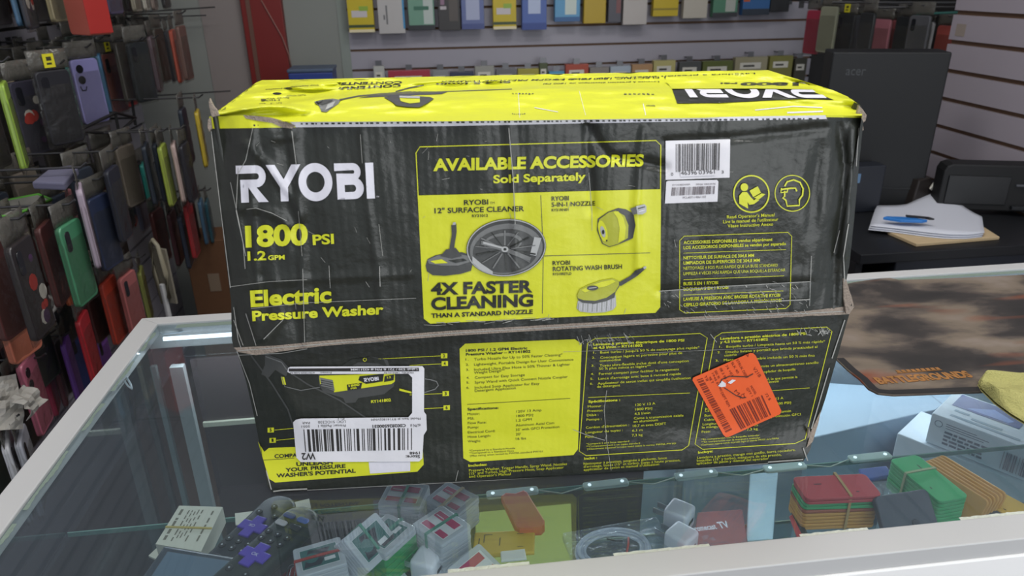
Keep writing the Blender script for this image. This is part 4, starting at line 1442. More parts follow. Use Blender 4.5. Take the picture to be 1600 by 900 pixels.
ZM = ZT + 0.0032
edge = [(1306, 560), (1325, 578), (1343, 592), (1357, 607), (1372, 614.5), (1396, 617), (1450, 615), (1530, 612), (1600, 609)]
P2 = [atz(ZM, *q) for q in edge]
fin = [(1600, 429), (1540, 432), (1470, 435), (1405, 437), (1390, 433.5), (1372, 433.5), (1352, 438), (1333, 441)]
P3 = [atz(ZM, *q) for q in fin]
for p in P3:
    p.y = min(p.y, J1 - 0.0035)
rightend = [(P2[-1].x + 0.45, P2[-1].y + 0.03), (P3[0].x + 0.10, P3[0].y)]
mo = P2[4]
pts = [(p.x, p.y) for p in P2] + [(1.13, P2[-1].y + 0.012), (1.13, P3[0].y)] + [(p.x, p.y) for p in P3] + [tuple(atz(ZM, 1288, 452))[:2], tuple(atz(ZM, 1291, 500))[:2], tuple(atz(ZM, 1296, 545))[:2]]
print('MAT', [tuple(round(v, 3) for v in q) for q in pts])
mb = MB()
mb.prism([(a - mo.x, b - mo.y) for a, b in pts], 0.0004, 0.0032, 0, 0.0006)
mato = empty('desk_mat', (mo.x, mo.y, ZT), 0, 'brown and black gaming desk mat lying on the glass beside the carton', 'desk mat')
mb.build('mat', mat_material(), mato)
# dark stitched border and worn lettering
mb = MB()
n = len(P2)
vs, fs = [], []
for i, p in enumerate(P2):
    a, b = P2[max(0, i - 1)], P2[min(n - 1, i + 1)]
    t = (b - a).normalized()
    nn = Vector((-t.y, t.x, 0))
    vs += [p - mo - Vector((0, 0, ZT)) * 0 + nn * 0.001, p - mo + nn * 0.011]
vs = [Vector((v.x, v.y, 0.0036)) for v in vs]
fs = [(2 * i, 2 * i + 2, 2 * i + 3, 2 * i + 1) for i in range(n - 1)]
mb._new(vs, fs)
mb.build('border', c('211f20', 0.7), mato)
mb = MB()
pa, pb = atz(ZM, 1375, 601), atz(ZM, 1522, 590)
yw = math.atan2(pb.y - pa.y, pb.x - pa.x)
M = Matrix.Translation(pa - mo - Vector((0, 0, 0)) + Vector((0, 0, 0.0038))) @ Matrix.Rotation(yw, 4, 'Z')
M.translation.z = 0.0039
text_on(mb, 'BATTLEGROUNDS', M, 0.017, 0, 0.05, (pb - pa).length)
pa2 = atz(ZM, 1402, 584)
M2 = Matrix.Translation((pa2.x - mo.x, pa2.y - mo.y, 0.0039)) @ Matrix.Rotation(yw, 4, 'Z')
mb.box(0, 0.062, 0.0, 0.0012, -0.0001, 0.0001, 0, 0, M2)
for k in range(9):
    mb.box(0.002 + k * 0.0068, 0.0068 + k * 0.0068, 0.002, 0.0075, -0.0001, 0.0001, 0, 0, M2)
mb.build('lettering', mat('mat_lettering', '9a6a38', 0.8, var=0.45, bscale=120), mato)

# yellow cloth
q = [atz(ZM, *p) for p in ((1528, 603), (1600, 668))]
co = Vector((q[0].x + 0.085, q[0].y - 0.01, ZM))


def cloth(u, v):
    ang = v * 2 * math.pi
    return None


mb = MB()
outline = [atz(ZM, *p) for p in ((1527, 602), (1535, 594), (1560, 592), (1600, 590))]
front = [atz(ZM, *p) for p in ((1533, 612), (1553, 632), (1577, 650), (1600, 664))]


def lerp_list(L, t):
    t = min(max(t, 0), 1) * (len(L) - 1)
    i = min(int(t), len(L) - 2)
    return L[i].lerp(L[i + 1], t - i)


outline.append(outline[-1] + Vector((0.10, -0.005, 0)))
front.append(front[-1] + Vector((0.08, -0.06, 0)))


def cl_fn(u, v):
    p = lerp_list(outline, u).lerp(lerp_list(front, u), v)
    e = min(1, 6 * v, 6 * (1 - v), 5 * u + 0.0)
    h = 0.004 + 0.014 * max(0, e) ** 0.5 * (0.75 + 0.5 * noise.noise(Vector((u * 4, v * 5, 2)))) + 0.004 * math.sin(v * 9 + u * 3) * max(0, e)
    if 0.60 < v < 0.68:
        h -= 0.007
    return Vector((p.x, p.y, max(ZM + 0.0008, ZM + h))) - co


mb.grid(36, 30, cl_fn)
mb.grid(36, 2, lambda u, v: Vector(((lerp_list(outline, u).lerp(lerp_list(front, u), v) - co).x, (lerp_list(outline, u).lerp(lerp_list(front, u), v) - co).y, 0.0005)))
tag(mb.build('cloth', mat('cloth_olive', 'b3ae6d', 0.95, bump=0.7, bscale=500, var=0.1), None, True, loc=co), 'folded olive yellow cloth lying on the edge of the desk mat', 'cloth')

# ---- memory card cases -------------------------------------------------------
m_clear = glass_mat('case_clear_plastic', 'f0f3f8', 0.06, 0.7, 0.12, 0.55, 'f2f5fb')
m_pinkp = c('c23a6a', 0.5)
m_whp = c('e6e6ea', 0.5)
m_grp = c('3f7270', 0.5)
m_bkp = c('30333f', 0.5)
m_greenplast = mat('green_plastic', '2fa35a', 0.35)


def card_case(kind):
    e = empty('memory_card_case', (0, 0, 0))
    W_, D_, H_ = 0.050, 0.043, 0.0094
    mb = MB()
    if kind == 'green':
        mb.prism(rrect(W_, D_, 0.003), 0.0003, H_ - 0.0003, 0, 0.0007)
        mb.prism(circ(0.019, 0.005, 0.0018, 10), H_ - 0.0003, H_ - 0.0001, 1)
        mb.build('shell', [m_greenplast, m_bkp], e)
        return e
    mb.prism(rrect(W_, D_, 0.003), 0.0003, 0.0046, 0, 0.0007)
    mb.build('base', m_clear, e)
    mb = MB()
    mb.prism(rrect(W_ - 0.0006, D_ - 0.0006, 0.003), 0.0049, H_ - 0.0002, 0, 0.0009)
    mb.build('lid', m_clear, e)
    mb = MB()
    mb.box(-0.019, 0.019, -0.0145, 0.0145, H_ - 0.0004, H_ - 0.0001, 0)
    z0, z1 = H_ - 0.0001, H_ + 0.0001
    if kind == 'pink':
        mb.box(-0.018, 0.016, 0.004, 0.0135, z0, z1, 1)
        mb.box(-0.018, -0.002, -0.0135, -0.006, z0, z1, 1)
        mb.box(0.004, 0.018, -0.0135, -0.006, z0, z1, 1)
        mb.box(-0.016, -0.004, 0.0065, 0.0075, z1, z1 + 0.0001, 0)
    else:
        mb.box(-0.0185, 0.0185, -0.014, 0.014, z0, z1, 3)
        mb.prism([(-0.017, -0.012), (0.0, -0.012), (0.012, 0.01), (-0.01, 0.012)], z1, z1 + 0.0001, 2)
        mb.prism(circ(-0.008, 0, 0.007, 16), z1 + 0.0001, z1 + 0.0002, 3)
        mb.box(0.004, 0.015, -0.009, -0.004, z1 + 0.0001, z1 + 0.0002, 0)
    mb.build('card_insert', [m_whp, m_pinkp, m_bkp, m_grp], e)
    return e


PROTO = {}
ORD = ['lowest', 'second lowest', 'third lowest', 'fourth lowest', 'fifth lowest', 'sixth lowest']
m_band = {'green': c('3f8f78', 0.5), 'beige': c('c9b48c', 0.5), 'red': c('b23a2f', 0.5)}


def stack(cx, cy, n, edge, kinds, what, band, bname, along='y', z=SH, scale=1.0, tilt=None):
    ztop = z + n * 0.0094
    c0 = atz(ztop, cx, cy)
    yw = yaw_of(ztop, *edge)
    if tilt:
        base = Matrix.Translation((c0.x, c0.y, z)) @ Matrix.Rotation(yw, 4, 'Z') @ tilt
    else:
        base = Matrix.Translation((c0.x, c0.y, z)) @ Matrix.Rotation(yw, 4, 'Z')
    for i in range(n):
        k = kinds[i] if i < len(kinds) else kinds[-1]
        if k not in PROTO:
            PROTO[k] = o = card_case(k)
        else:
            o = copy_tree(PROTO[k])
        M = base @ Matrix.Translation((R.uniform(-.0006, .0006), R.uniform(-.0006, .0006), i * 0.0094)) @ Matrix.Rotation(R.uniform(-.03, .03), 4, 'Z')
        o.location = M.translation
        o.rotation_euler = M.to_euler()
        pos = 'top one' if i == n - 1 else ORD[i]
        col = 'green plastic slab' if k == 'green' else 'clear memory card case'
        tag(o, '%s, %s of %s' % (col, pos, what), 'memory card case', 'memory card cases in the counter')
    # rubber band round the pile
    H_ = n * 0.0094
    w2 = 0.0222 if along == 'y' else 0.0257
    prof = [(-w2, -0.0004 if tilt else 0.0008), (-w2, H_ * .5), (-w2, H_ + 0.0006), (0, H_ + 0.0008), (w2, H_ + 0.0006), (w2, H_ * .5), (w2, -0.0004 if tilt else 0.0008)]
    mb = MB()
    for a, b in zip(prof, prof[1:]):
        for sx in (0,):
            if along == 'y':
                A, B_, t = (sx - .0016, a[0], a[1]), (sx - .0016, b[0], b[1]), .0032
                vs = [base @ Vector(v) for v in ((A[0], a[0], a[1]), (A[0] + t, a[0], a[1]), (A[0] + t, b[0], b[1]), (A[0], b[0], b[1]))]
            else:
                vs = [base @ Vector(v) for v in ((a[0], -.0016, a[1]), (a[0], .0016, a[1]), (b[0], .0016, b[1]), (b[0], -.0016, b[1]))]
            mb._new(vs, [(0, 1, 2, 3)])
    ob = mb.build('rubber_band', m_band[band], None, recalc=False, solid=0.0012)
    me = ob.data
    off = base.translation.copy()
    for v in me.vertices:
        v.co -= off
    ob.location = off
    tag(ob, '%s rubber band round %s' % (bname, what), 'rubber band')


stack(632, 772, 5, ((616, 754), (667, 759)), ['pink'], 'the pink card pile against the carton', 'green', 'green', 'y')
stack(705, 778, 4, ((665, 777), (710, 799)), ['pink'], 'the pink card pile behind the green-banded one', 'beige', 'beige')
stack(690, 819, 5, ((651, 819), (686, 846)), ['pink'], 'the pink card pile nearest the red silicone case', 'green', 'dull green')
stack(604, 832, 5, ((568, 842), (611, 805)), ['green', 'green', 'green', 'green', 'dark'], 'the pile with green sides', 'green', 'thin green', 'x')
stack(500, 868, 5, ((470, 882), (536, 864)), ['dark'], 'the dark card pile beside the remotes', 'red', 'red', 'x')
stack(548, 816, 5, ((508, 822), (562, 780)), ['dark'], 'the tilted bundle of dark cards', 'green', 'pale green', 'y', SH + 0.0165, 1.0, Matrix.Rotation(math.radians(40), 4, 'X'))
# a single case by the front frame
o = copy_tree(PROTO['pink'])
q = atz(SH + 0.03, 742, 880)
o.location = (q.x, q.y, SH + 0.0145)
o.rotation_euler = (math.radians(20), 0, yaw_of(SH + .03, (706, 884), (744, 853)))
tag(o, 'single pink memory card case leaning by the front frame', 'memory card case', 'memory card cases in the counter')

# ---- chargers ------------------------------------------------------------------
m_chw = mat('charger_white', 'e6e8f2', 0.3, coat=0.3)


def charger(cx, cy, yaw, label, z=SH, roll=0):
    q = atz(z + 0.014, cx, cy)
    e = empty('charger_plug', (q.x, q.y, z), yaw, label, 'charger', 'white charger plugs')
    MB().box(-0.0145, 0.0145, -0.0145, 0.0145, 0.0004, 0.029, 0, 0.0045, None, 3).build('body', m_chw, e, True)
    mb = MB()
    mb.box(0.0146, 0.0150, -0.006, 0.006, 0.012, 0.0165, 0, 0.0001)
    mb.build('socket', c('3a3c44', 0.4), e)
    for s in (-1, 1):
        MB().box(-0.030, -0.0144, s * 0.006 - 0.0007, s * 0.006 + 0.0007, 0.011, 0.018, 0, 0.0003).build('prong', mat('prong_metal', 'c8ccd2', 0.3, 0.9), e)
    return e


charger(1061, 808, -0.75, 'white charger plug with its prongs showing, in front of the LED modules')
charger(1064, 846, -0.9, 'white charger plug cut off by the front frame, nearest the viewer')
charger(668, 884, -0.5, 'white charger plug below the pink card piles')
# fan of stripped white strands next to it
q = atz(SH, 628, 893)
mb = MB()
for k in range(9):
    a = math.radians(60 + k * 11)
    mb.tube([(0, 0, 0.003), (0.012 * math.cos(a), 0.012 * math.sin(a), 0.012), (0.022 * math.cos(a), 0.022 * math.sin(a), 0.016)], [0.0022, 0.0018, 0.0005], 5)
tag(mb.build('cable_tie_bunch', c('dfe3ea', 0.4), None, True, loc=q), 'fan of short white ties by the charger plug', 'cable tie')

# ---- business cards --------------------------------------------------------------
m_card = mat('card_paper', 'dcd8c8', 0.6)
m_cardink = c('77705f', 0.6)


def card_block(quad, z0, h, label, name='card_bundle', lines=True, band=True):
    zt = z0 + h
    Q = flat_on(zt, quad)
    cc = sum(Q, Vector()) / 4
    e = empty(name, (cc.x, cc.y, z0), 0, label, 'business cards')
    ux = (Q[1] - Q[0])
    uy = (Q[3] - Q[0])
    mb = MB()
    mb.prism([((p.x - cc.x), (p.y - cc.y)) for p in (Q[3], Q[2], Q[1], Q[0])], 0.0005, h, 0)
    for i in range(1, int(h / 0.003)):
        pass

    def P(u, v, z=h + 0.0002):
        p = Q[0] + ux * u + uy * v - cc
        return Vector((p.x, p.y, z))
    if lines:
        r_ = random.Random(2)
        for k, (u0, u1, v0) in enumerate([(.10, .16, .1), (.28, .31, .12), (.36, .385, .12), (.43, .455, .15), (.50, .525, .1), (.58, .61, .1), (.82, .86, .12)]):
            v = v0
            while v < 0.85:
                ln = r_.uniform(.05, .16)
                mb._new([P(u0, v), P(u1, v), P(u1, v + ln), P(u0, v + ln)], [(0, 1, 2, 3)], 1)
                v += ln + r_.uniform(.02, .08)
    mb.build('cards', [m_card, m_cardink], e)
    if band:
        mb = MB()
        A = [P(-0.004, .56, h + 0.0006), P(1.004, .56, h + 0.0006), P(1.004, .60, h + 0.0006), P(-0.004, .60, h + 0.0006)]
        mb._new(A, [(0, 1, 2, 3)])
        B_ = [P(1.006, .56, h + 0.0006), P(1.006, .56, 0.001), P(1.006, .60, 0.001), P(1.006, .60, h + 0.0006)]
        mb._new(B_, [(0, 1, 2, 3)])
        mb.build('rubber_band', c('c2ad5a', 0.5), e, recalc=False, solid=0.001)
    return e


card_block([(280, 790), (348, 792), (314, 862), (243, 850)], SH, 0.024, 'thick bundle of cream business cards with a tan rubber band')
card_block([(232, 868), (262, 840), (330, 872), (300, 900)], SH, 0.003, 'cream card lying under the end of the banded card bundle', 'business_card', False, False)
card_block([(367, 802), (400, 798), (392, 818), (368, 820)], SH, 0.002, 'small cream card poking out behind the remotes', 'business_card', False, False)
card_block([(437, 790), (483, 779), (486, 793), (448, 806)], SH, 0.002, 'torn cream card slip above the dark green remote', 'business_card', False, False)

# ---- remotes --------------------------------------------------------------------
m_rem = mat('remote_black', '20252e', 0.45, var=0.08)
m_rem2 = mat('remote_green_black', '232c28', 0.45, var=0.08)
m_purple = mat('button_purple', '5a3fc0', 0.4)
m_btn = c('15171b', 0.4)


def remote(pc, pt, z, label, mats, far_cap=True, pitch=0.0):
    """pc = pixel of the direction pad, pt = pixel of the far end"""
    a, b = atz(z + 0.02, *pc), atz(z + 0.02, *pt)
    yw = math.atan2(b.y - a.y, b.x - a.x)
    e = empty('remote_control', (a.x, a.y, z), 0, label, 'remote control', rot=(0, -pitch, yw))
    # +x runs to the far end; pad sits at the origin
    L0, L1 = -0.085, 0.060
    mb = MB()
    mb.prism(rrect(L1 - L0, 0.043, 0.019, 7, (L0 + L1) / 2, 0), 0.001, 0.019, 0, 0.005)
    mb.build('body', mats, e, True)
    zt = 0.0191
    arm = 0.0162
    w_ = 0.0066
    cr = [(-arm, -w_), (-w_, -w_), (-w_, -arm), (w_, -arm), (w_, -w_), (arm, -w_), (arm, w_), (w_, w_), (w_, arm), (-w_, arm), (-w_, w_), (-arm, w_)]
    d = MB().prism(cr, zt, zt + 0.0035, 0, 0.0012).build('direction_pad', m_purple, e)
    mb = MB()
    text_on(mb, 'OK', Matrix.Translation((0.0022, -0.003, 0)) @ Matrix.Rotation(math.pi / 2, 4, 'Z'), 0.004, 0, 0.01, None, zt + 0.0037)
    mb.build('lettering', c('d8d4ee', 0.5), d)
    rows = [(0.024, -0.011, 'r'), (0.024, 0.011, 'r'), (-0.023, -0.013, 'r'), (-0.023, 0.0, 'r'), (-0.023, 0.013, 'r'), (-0.034, -0.013, 'r'), (-0.034, 0.0, 'r'), (-0.034, 0.013, 'r'), (0.037, 0.0, 'r')]
    for x, y, k in rows:
        b_ = MB().prism(circ(x, y, 0.0040, 14), zt, zt + 0.0018, 0, 0.0005).build('button', m_btn, e)
        MB().prism(circ(x, y, 0.0011, 8), zt + 0.0018, zt + 0.0020).build('mark', c('c9ccd2', 0.5), b_)
    for x, y, col in ((-0.050, -0.0095, 'd9d2d6'), (-0.050, 0.0095, '20242c'), (-0.063, -0.0095, '4a5fb8'), (-0.063, 0.0095, '5b7fe0')):
        MB().prism(rrect(0.0075, 0.0145, 0.003, 4, x, y), zt, zt + 0.0016, 0, 0.0005).build('shortcut_button', c(col, 0.4), e)
    return e


remote((395, 824), (430, 790), SH + 0.0125, 'black remote with a purple direction pad, crossing over the other one', m_rem)
e = remote((398, 868), (330, 930), SH + 0.028, 'dark remote with purple pad whose rounded end points away from the viewer', m_rem2)

# slate coloured device with a lighter rounded panel
Q = [(258, 852), (366, 868), (352, 905), (222, 905)]
z0, h = SH + 0.02, 0.02
QQ = flat_on(z0 + h, [(256, 851), (384, 872), (372, 935), (196, 935)])
cc = sum(QQ, Vector()) / 4
e = empty('media_box', (cc.x, cc.y, SH), 0, 'slate grey media box with a lighter rounded panel by the left frame', 'media box')
mb = MB()
mb.prism([(p.x - cc.x, p.y - cc.y) for p in reversed(QQ)], 0.0005, 0.04, 0, 0.004)
mb.build('body', mat('slate_plastic', '3a424d', 0.4), e)
QQ = flat_on(z0 + h, [(262, 863), (360, 878), (362, 935), (215, 935)])
mb = MB()
mb.prism([(p.x - cc.x, p.y - cc.y) for p in reversed(QQ)], 0.0403, 0.0412, 0, 0.0004)
mb.build('panel', mat('slate_plastic_light', '64798d', 0.35), e)
# red wallet and paper clip under the remote end
Q = flat_on(SH + 0.006, [(430, 905), (468, 878), (480, 900), (450, 925)])
cc = sum(Q, Vector()) / 4
mb = MB()
mb.prism([(p.x - cc.x, p.y - cc.y) for p in reversed(Q)], 0.0005, 0.006, 0, 0.001)
tag(mb.build('card_wallet', mat('wallet_red', 'a32d2a', 0.5), loc=(cc.x, cc.y, SH)), 'red card wallet half hidden under the dark green remote', 'wallet')
q = atz(SH + 0.02, 452, 882)
mb = MB()
mb.tube([(-.004, -.012, 0), (-.004, .010, 0), (-.002, .013, 0), (.002, .013, 0), (.004, .010, 0), (.004, -.008, 0), (.002, -.010, 0), (-.001, -.008, 0), (-.001, .007, 0)], 0.0007, 5)
tag(mb.build('paper_clip', mat('clip_metal', 'c9cdd4', 0.25, 0.9), None, True, loc=(q.x, q.y, SH + 0.0075)), 'small metal paper clip on the red wallet', 'paper clip')
# bag of white paper between the piles
Q = flat_on(SH + 0.003, [(548, 868), (600, 850), (640, 905), (560, 915)])
cc = sum(Q, Vector()) / 4
e = empty('paper_bag', (cc.x, cc.y, SH), 0, 'thin clear bag of white paper with blue print between the card piles', 'plastic bag')
mb = MB()
mb.prism([(p.x - cc.x, p.y - cc.y) for p in reversed(Q)], 0.0004, 0.003, 0, 0.0005)
a = Q[0].lerp(Q[2], .45) - cc
mb.box(a.x - .004, a.x + .008, a.y - .006, a.y + .003, 0.0031, 0.0033, 1)
mb.build('paper', [c('dfe4ec', 0.5), c('4aa3c0', 0.5)], e)

# ---- silicone cases ---------------------------------------------------------------
m_redp = mat('silicone_red', 'd2503c', 0.5)


def slab_px(quad, z0, h, label, name, m, cat, detail=None, tz=None, group=None):
    Q = flat_on(z0 + h, quad)
    cc = sum(Q, Vector()) / len(Q)
    e = empty(name, (cc.x, cc.y, z0), 0, label, cat, group)
    mb = MB()
    pts = [(p.x - cc.x, p.y - cc.y) for p in Q]
    area_ = sum(a[0] * b[1] - b[0] * a[1] for a, b in zip(pts, pts[1:] + pts[:1]))
    if area_ < 0:
        pts.reverse()
    mb.prism(pts, 0.0004, h, 0, min(0.002, h * .3))
    mb.build('shell', m, e)
    ux, uy = Q[1] - Q[0], Q[-1] - Q[0]

    def P(u, v, dz=0.0003):
        p = Q[0] + ux * u + uy * v - cc
        return Vector((p.x, p.y, h + dz))
    if detail:
        mb = MB()
        for (u0, v0, u1, v1) in detail:
            mb._new([P(u0, v0), P(u1, v0), P(u1, v1), P(u0, v1)], [(0, 1, 2, 3)])
        mb.build('cutout', c('5a3a2e', 0.6), e, recalc=False)
    return e


slab_px([(783, 774), (790, 769), (805, 770), (818, 765), (824, 768), (851, 812), (851, 820), (846, 825), (812, 827), (806, 823)], SH, 0.012, 'red silicone phone case leaning by the LED modules', 'silicone_case', m_redp, 'phone case')
slab_px([(742, 831), (836, 827), (835, 862), (737, 868)], SH, 0.006, 'yellow plastic plate with thin slots behind the front frame', 'slotted_plate', mat('plastic_yellow', 'd2a93c', 0.5), 'plastic plate', [(.08, .3, .10, .6), (.16, .15, .18, .5), (.16, .15, .3, .18), (.42, .3, .44, .65), (.7, .15, .82, .18), (.72, .7, .82, .73)])
slab_px([(782, 861), (820, 857), (823, 872), (783, 876)], SH + 0.0065, 0.004, 'small white tag lying on the yellow plate', 'paper_tag', c('e2e2e4', 0.5), 'tag')
# coiled white cable in a clear bag
q = atz(SH + 0.006, 958, 858)
e = empty('coiled_cable', (q.x, q.y, SH), 0.1, 'coiled white cable inside a clear plastic bag', 'cable')
mb = MB()
for k, (rx, ry, z) in enumerate(((.042, .03, .004), (.0385, .027, .0062), (.0355, .0245, .004), (.040, .0285, .0085), (.0325, .022, .0062))):
    mb.tube([(rx * math.cos(t * math.pi / 18), ry * math.sin(t * math.pi / 18), z) for t in range(36)], 0.0019, 6, 0, True)
mb.build('cable', c('dde1ec', 0.4), e, True)
mb = MB()
mb.box(-.05, .066, -.03, .034, 0.0004, 0.0120, 0, 0.004)
mb.build('bag', glass_mat('bag_plastic', 'f2f5f8', 0.05, 0.7, 0.15, 0.10, 'dfe8f2', 0.6, 90), e)
mb = MB()
mb.tube([(.010, -.015, .013), (.016, -.004, .0135), (.020, .006, .013)], 0.0012, 5)
mb.build('red_tie', c('b8433a', 0.5), e, True)
mb = MB()
mb.tube([(-.004, .010, .0128), (.004, .004, .0132), (.012, .003, .0128)], 0.0009, 5)
mb.build('black_tie', c('222222', 0.5), e, True)

# ---- coloured plates, each one a thing -----------------------------------------------
PC = {'red': mat('plate_red', 'c4454a', 0.45), 'green': mat('plate_green', '3fae6b', 0.45), 'orange': mat('plate_orange', 'd39a45', 0.45), 'brown': mat('plate_brick', 'a85a3c', 0.45), 'yellow': mat('plate_yellow', 'd8ac3a', 0.45), 'black': mat('plate_black', '2a2c30', 0.45), 'blue': mat('plate_blue', '3d5aa8', 0.45)}


def plate(Wd, Dp, col, M, label, group, t=0.0046):
    mb = MB()
    mb.prism(rrect(Wd, Dp, 0.006, 4), 0.0003, t - 0.0002, 0, 0.0009)
    mb.box(-Wd * .28, -Wd * .18, Dp * .1, Dp * .13, t - 0.0002, t, 1)
    mb.box(Wd * .2, Wd * .24, -Dp * .3, -Dp * .27, t - 0.0002, t, 1)
    o = mb.build('plastic_plate', [PC[col], c('3a3230', 0.6)])
    o.location = M.translation
    o.rotation_euler = M.to_euler()
    return tag(o, label, 'plastic plate', group)


def band_loop(M, w_, h_, x, name, label, col):
    mb = MB()
    prof = [(-w_, 0.001), (-w_, h_ * .5), (-w_ * .98, h_ + .0007), (0, h_ + .0010), (w_ * .98, h_ + .0007), (w_, h_ * .5), (w_, 0.001)]
    for a, b in zip(prof, prof[1:]):
        vs = [Vector((x - .0015, a[0], a[1])), Vector((x + .0015, a[0], a[1])), Vector((x + .0015, b[0], b[1])), Vector((x - .0015, b[0], b[1]))]
        mb._new(vs, [(0, 1, 2, 3)])
    o = mb.build('rubber_band', c(col, 0.5), None, recalc=False, solid=0.001)
    o.location = M.translation
    o.rotation_euler = M.to_euler()
    tag(o, label, 'rubber band')


cols = ['orange', 'orange', 'orange', 'orange', 'orange', 'brown', 'green', 'green', 'red', 'red']
names = ['lowest orange', 'second lowest orange', 'middle orange', 'second highest orange', 'highest orange', 'brick red', 'lower green', 'upper green', 'lower red', 'topmost red']
h = len(cols) * 0.0048
q = atz(SH + h, 1306, 757)
yw = yaw_of(SH + h, (1258, 775), (1360, 771))
for i, (cn, nm) in enumerate(zip(cols, names)):
    M = Matrix.Translation((q.x + (0.004 if i < 5 else 0) * 0 + R.uniform(-.001, .001), q.y + (-.002 if i > 7 else 0), SH + i * 0.0048)) @ Matrix.Rotation(yw + R.uniform(-.02, .02), 4, 'Z')
    plate(0.088, 0.040, cn, M, '%s plastic plate in the red, green and orange pile' % nm, 'plates in the mixed colour pile')
band_loop(Matrix.Translation((q.x, q.y, SH)) @ Matrix.Rotation(yw, 4, 'Z'), .0215, h, .008, 'rubber_band', 'tan rubber band round the red, green and orange pile', 'b99a63')
slab_px([(1236, 800), (1244, 797), (1262, 832), (1250, 838)], SH, 0.004, 'black plastic plate slipped beside the mixed colour pile', 'plastic_plate', PC['black'], 'plastic plate')
slab_px([(1233, 806), (1238, 803), (1254, 836), (1246, 840)], SH + 0.0045, 0.003, 'red plastic plate slipped beside the mixed colour pile', 'plastic_plate', PC['red'], 'plastic plate')
h = 8 * 0.0050
q = atz(SH + h, 1450, 745)
yw = yaw_of(SH + h, (1400, 724), (1452, 768))
for i in range(8):
    M = Matrix.Translation((q.x, q.y, SH + i * 0.0050)) @ Matrix.Rotation(yw + R.uniform(-.02, .02), 4, 'Z')
    plate(0.082, 0.040, 'green', M, 'green plastic plate, %s of the all green pile' % (ORD + ['seventh lowest', 'topmost'])[i], 'plates in the green pile', 0.0049)
band_loop(Matrix.Translation((q.x, q.y, SH)) @ Matrix.Rotation(yw, 4, 'Z'), .0215, h, -.012, 'rubber_band', 'pale rubber band round the all green pile', 'a8b28a')
q = atz(SH + 0.025, 1500, 755)
yw = yaw_of(SH + .02, (1465, 722), (1535, 765))
OR6 = ['first', 'second', 'third', 'fourth', 'fifth', 'last']
for i in range(6):
    M = Matrix.Translation((q.x, q.y, SH + 0.017)) @ Matrix.Rotation(yw, 4, 'Z') @ Matrix.Translation((0, 0.016 - i * 0.0062, 0)) @ Matrix.Rotation(math.radians(68), 4, 'X')
    plate(0.086, 0.034, 'orange', M, 'orange plate on edge, %s from the green pile' % OR6[5 - i] if False else 'orange plate standing on edge, %s of six counted from the back' % OR6[i], 'orange plates on edge')
q = atz(SH + 0.02, 1556, 773)
for i in range(3):
    M = Matrix.Translation((q.x, q.y, SH + i * 0.0052)) @ Matrix.Rotation(yw + 0.1, 4, 'Z')
    plate(0.078, 0.038, 'yellow', M, 'yellow plastic plate, %s of three lying behind the orange ones' % ['lowest', 'middle', 'topmost'][i], 'yellow plates', 0.005)
slab_px([(1342, 732), (1385, 727), (1396, 742), (1352, 750)], SH, 0.006, 'blue plastic plate between the mixed and the green pile', 'plastic_plate', PC['blue'], 'plastic plate')
slab_px([(1362, 752), (1400, 750), (1410, 775), (1372, 782)], SH, 0.012, 'crumpled clear bag between the two plate piles', 'plastic_bag', glass_mat('bag_plastic', 'f2f5f8', 0.05), 'plastic bag')
# grey wallet with a snap
q = atz(SH + 0.045, 1420, 790)
e = empty('coin_wallet', (q.x + .004, q.y - .006, SH), yaw_of(SH + .04, (1382, 790), (1458, 778)), 'small dark grey wallet with a round snap in front of the green pile', 'wallet')
M = Matrix.Rotation(math.radians(48), 4, 'X')
mb = MB()
mb.prism(rrect(0.068, 0.046, 0.006, 5, 0, 0.023), 0.0, 0.009, 0, 0.002, Matrix.Translation((0, 0, 0.008)) @ M)
mb.build('body', mat('wallet_grey', '4b505a', 0.6, bump=0.2, bscale=300), e)
mb = MB()
mb.prism(circ(0.006, 0.012, 0.0042, 18), 0.0091, 0.0106, 0, 0.0004, Matrix.Translation((0, 0, 0.008)) @ M)
mb.build('snap', c('383b42', 0.35), e)
# dark pouch by the frame
Q = flat_on(SH + 0.012, [(1508, 797), (1560, 784), (1620, 785), (1640, 805), (1530, 812)])
cc = sum(Q, Vector()) / 5
mb = MB()
mb.prism([(p.x - cc.x, p.y - cc.y) for p in reversed(Q)], 0.0005, 0.014, 0, 0.004)
tag(mb.build('pouch', mat('pouch_dark', '43474e', 0.7, bump=0.5, bscale=120), None, loc=(cc.x, cc.y, SH)), 'flat dark grey pouch by the front frame beside the yellow plates', 'pouch')

# ---- below the shelf: white cartons and phone boxes ------------------------------------
m_boxw = mat('box_white', 'd5dfe8', 0.4, var=0.03)


def px_prism(quad, zt, zb, name, m, label, cat):
    Q = flat_on(zt, quad)
    cc = sum(Q, Vector()) / len(Q)
    e = empty(name, (cc.x, cc.y, zb), 0, label, cat)
    pts = [(p.x - cc.x, p.y - cc.y) for p in Q]
    if sum(a[0] * b[1] - b[0] * a[1] for a, b in zip(pts, pts[1:] + pts[:1])) < 0:
        pts.reverse()
    MB().prism(pts, 0.0005, zt - zb, 0, 0.002).build('body', m, e)
    return e, Q, cc


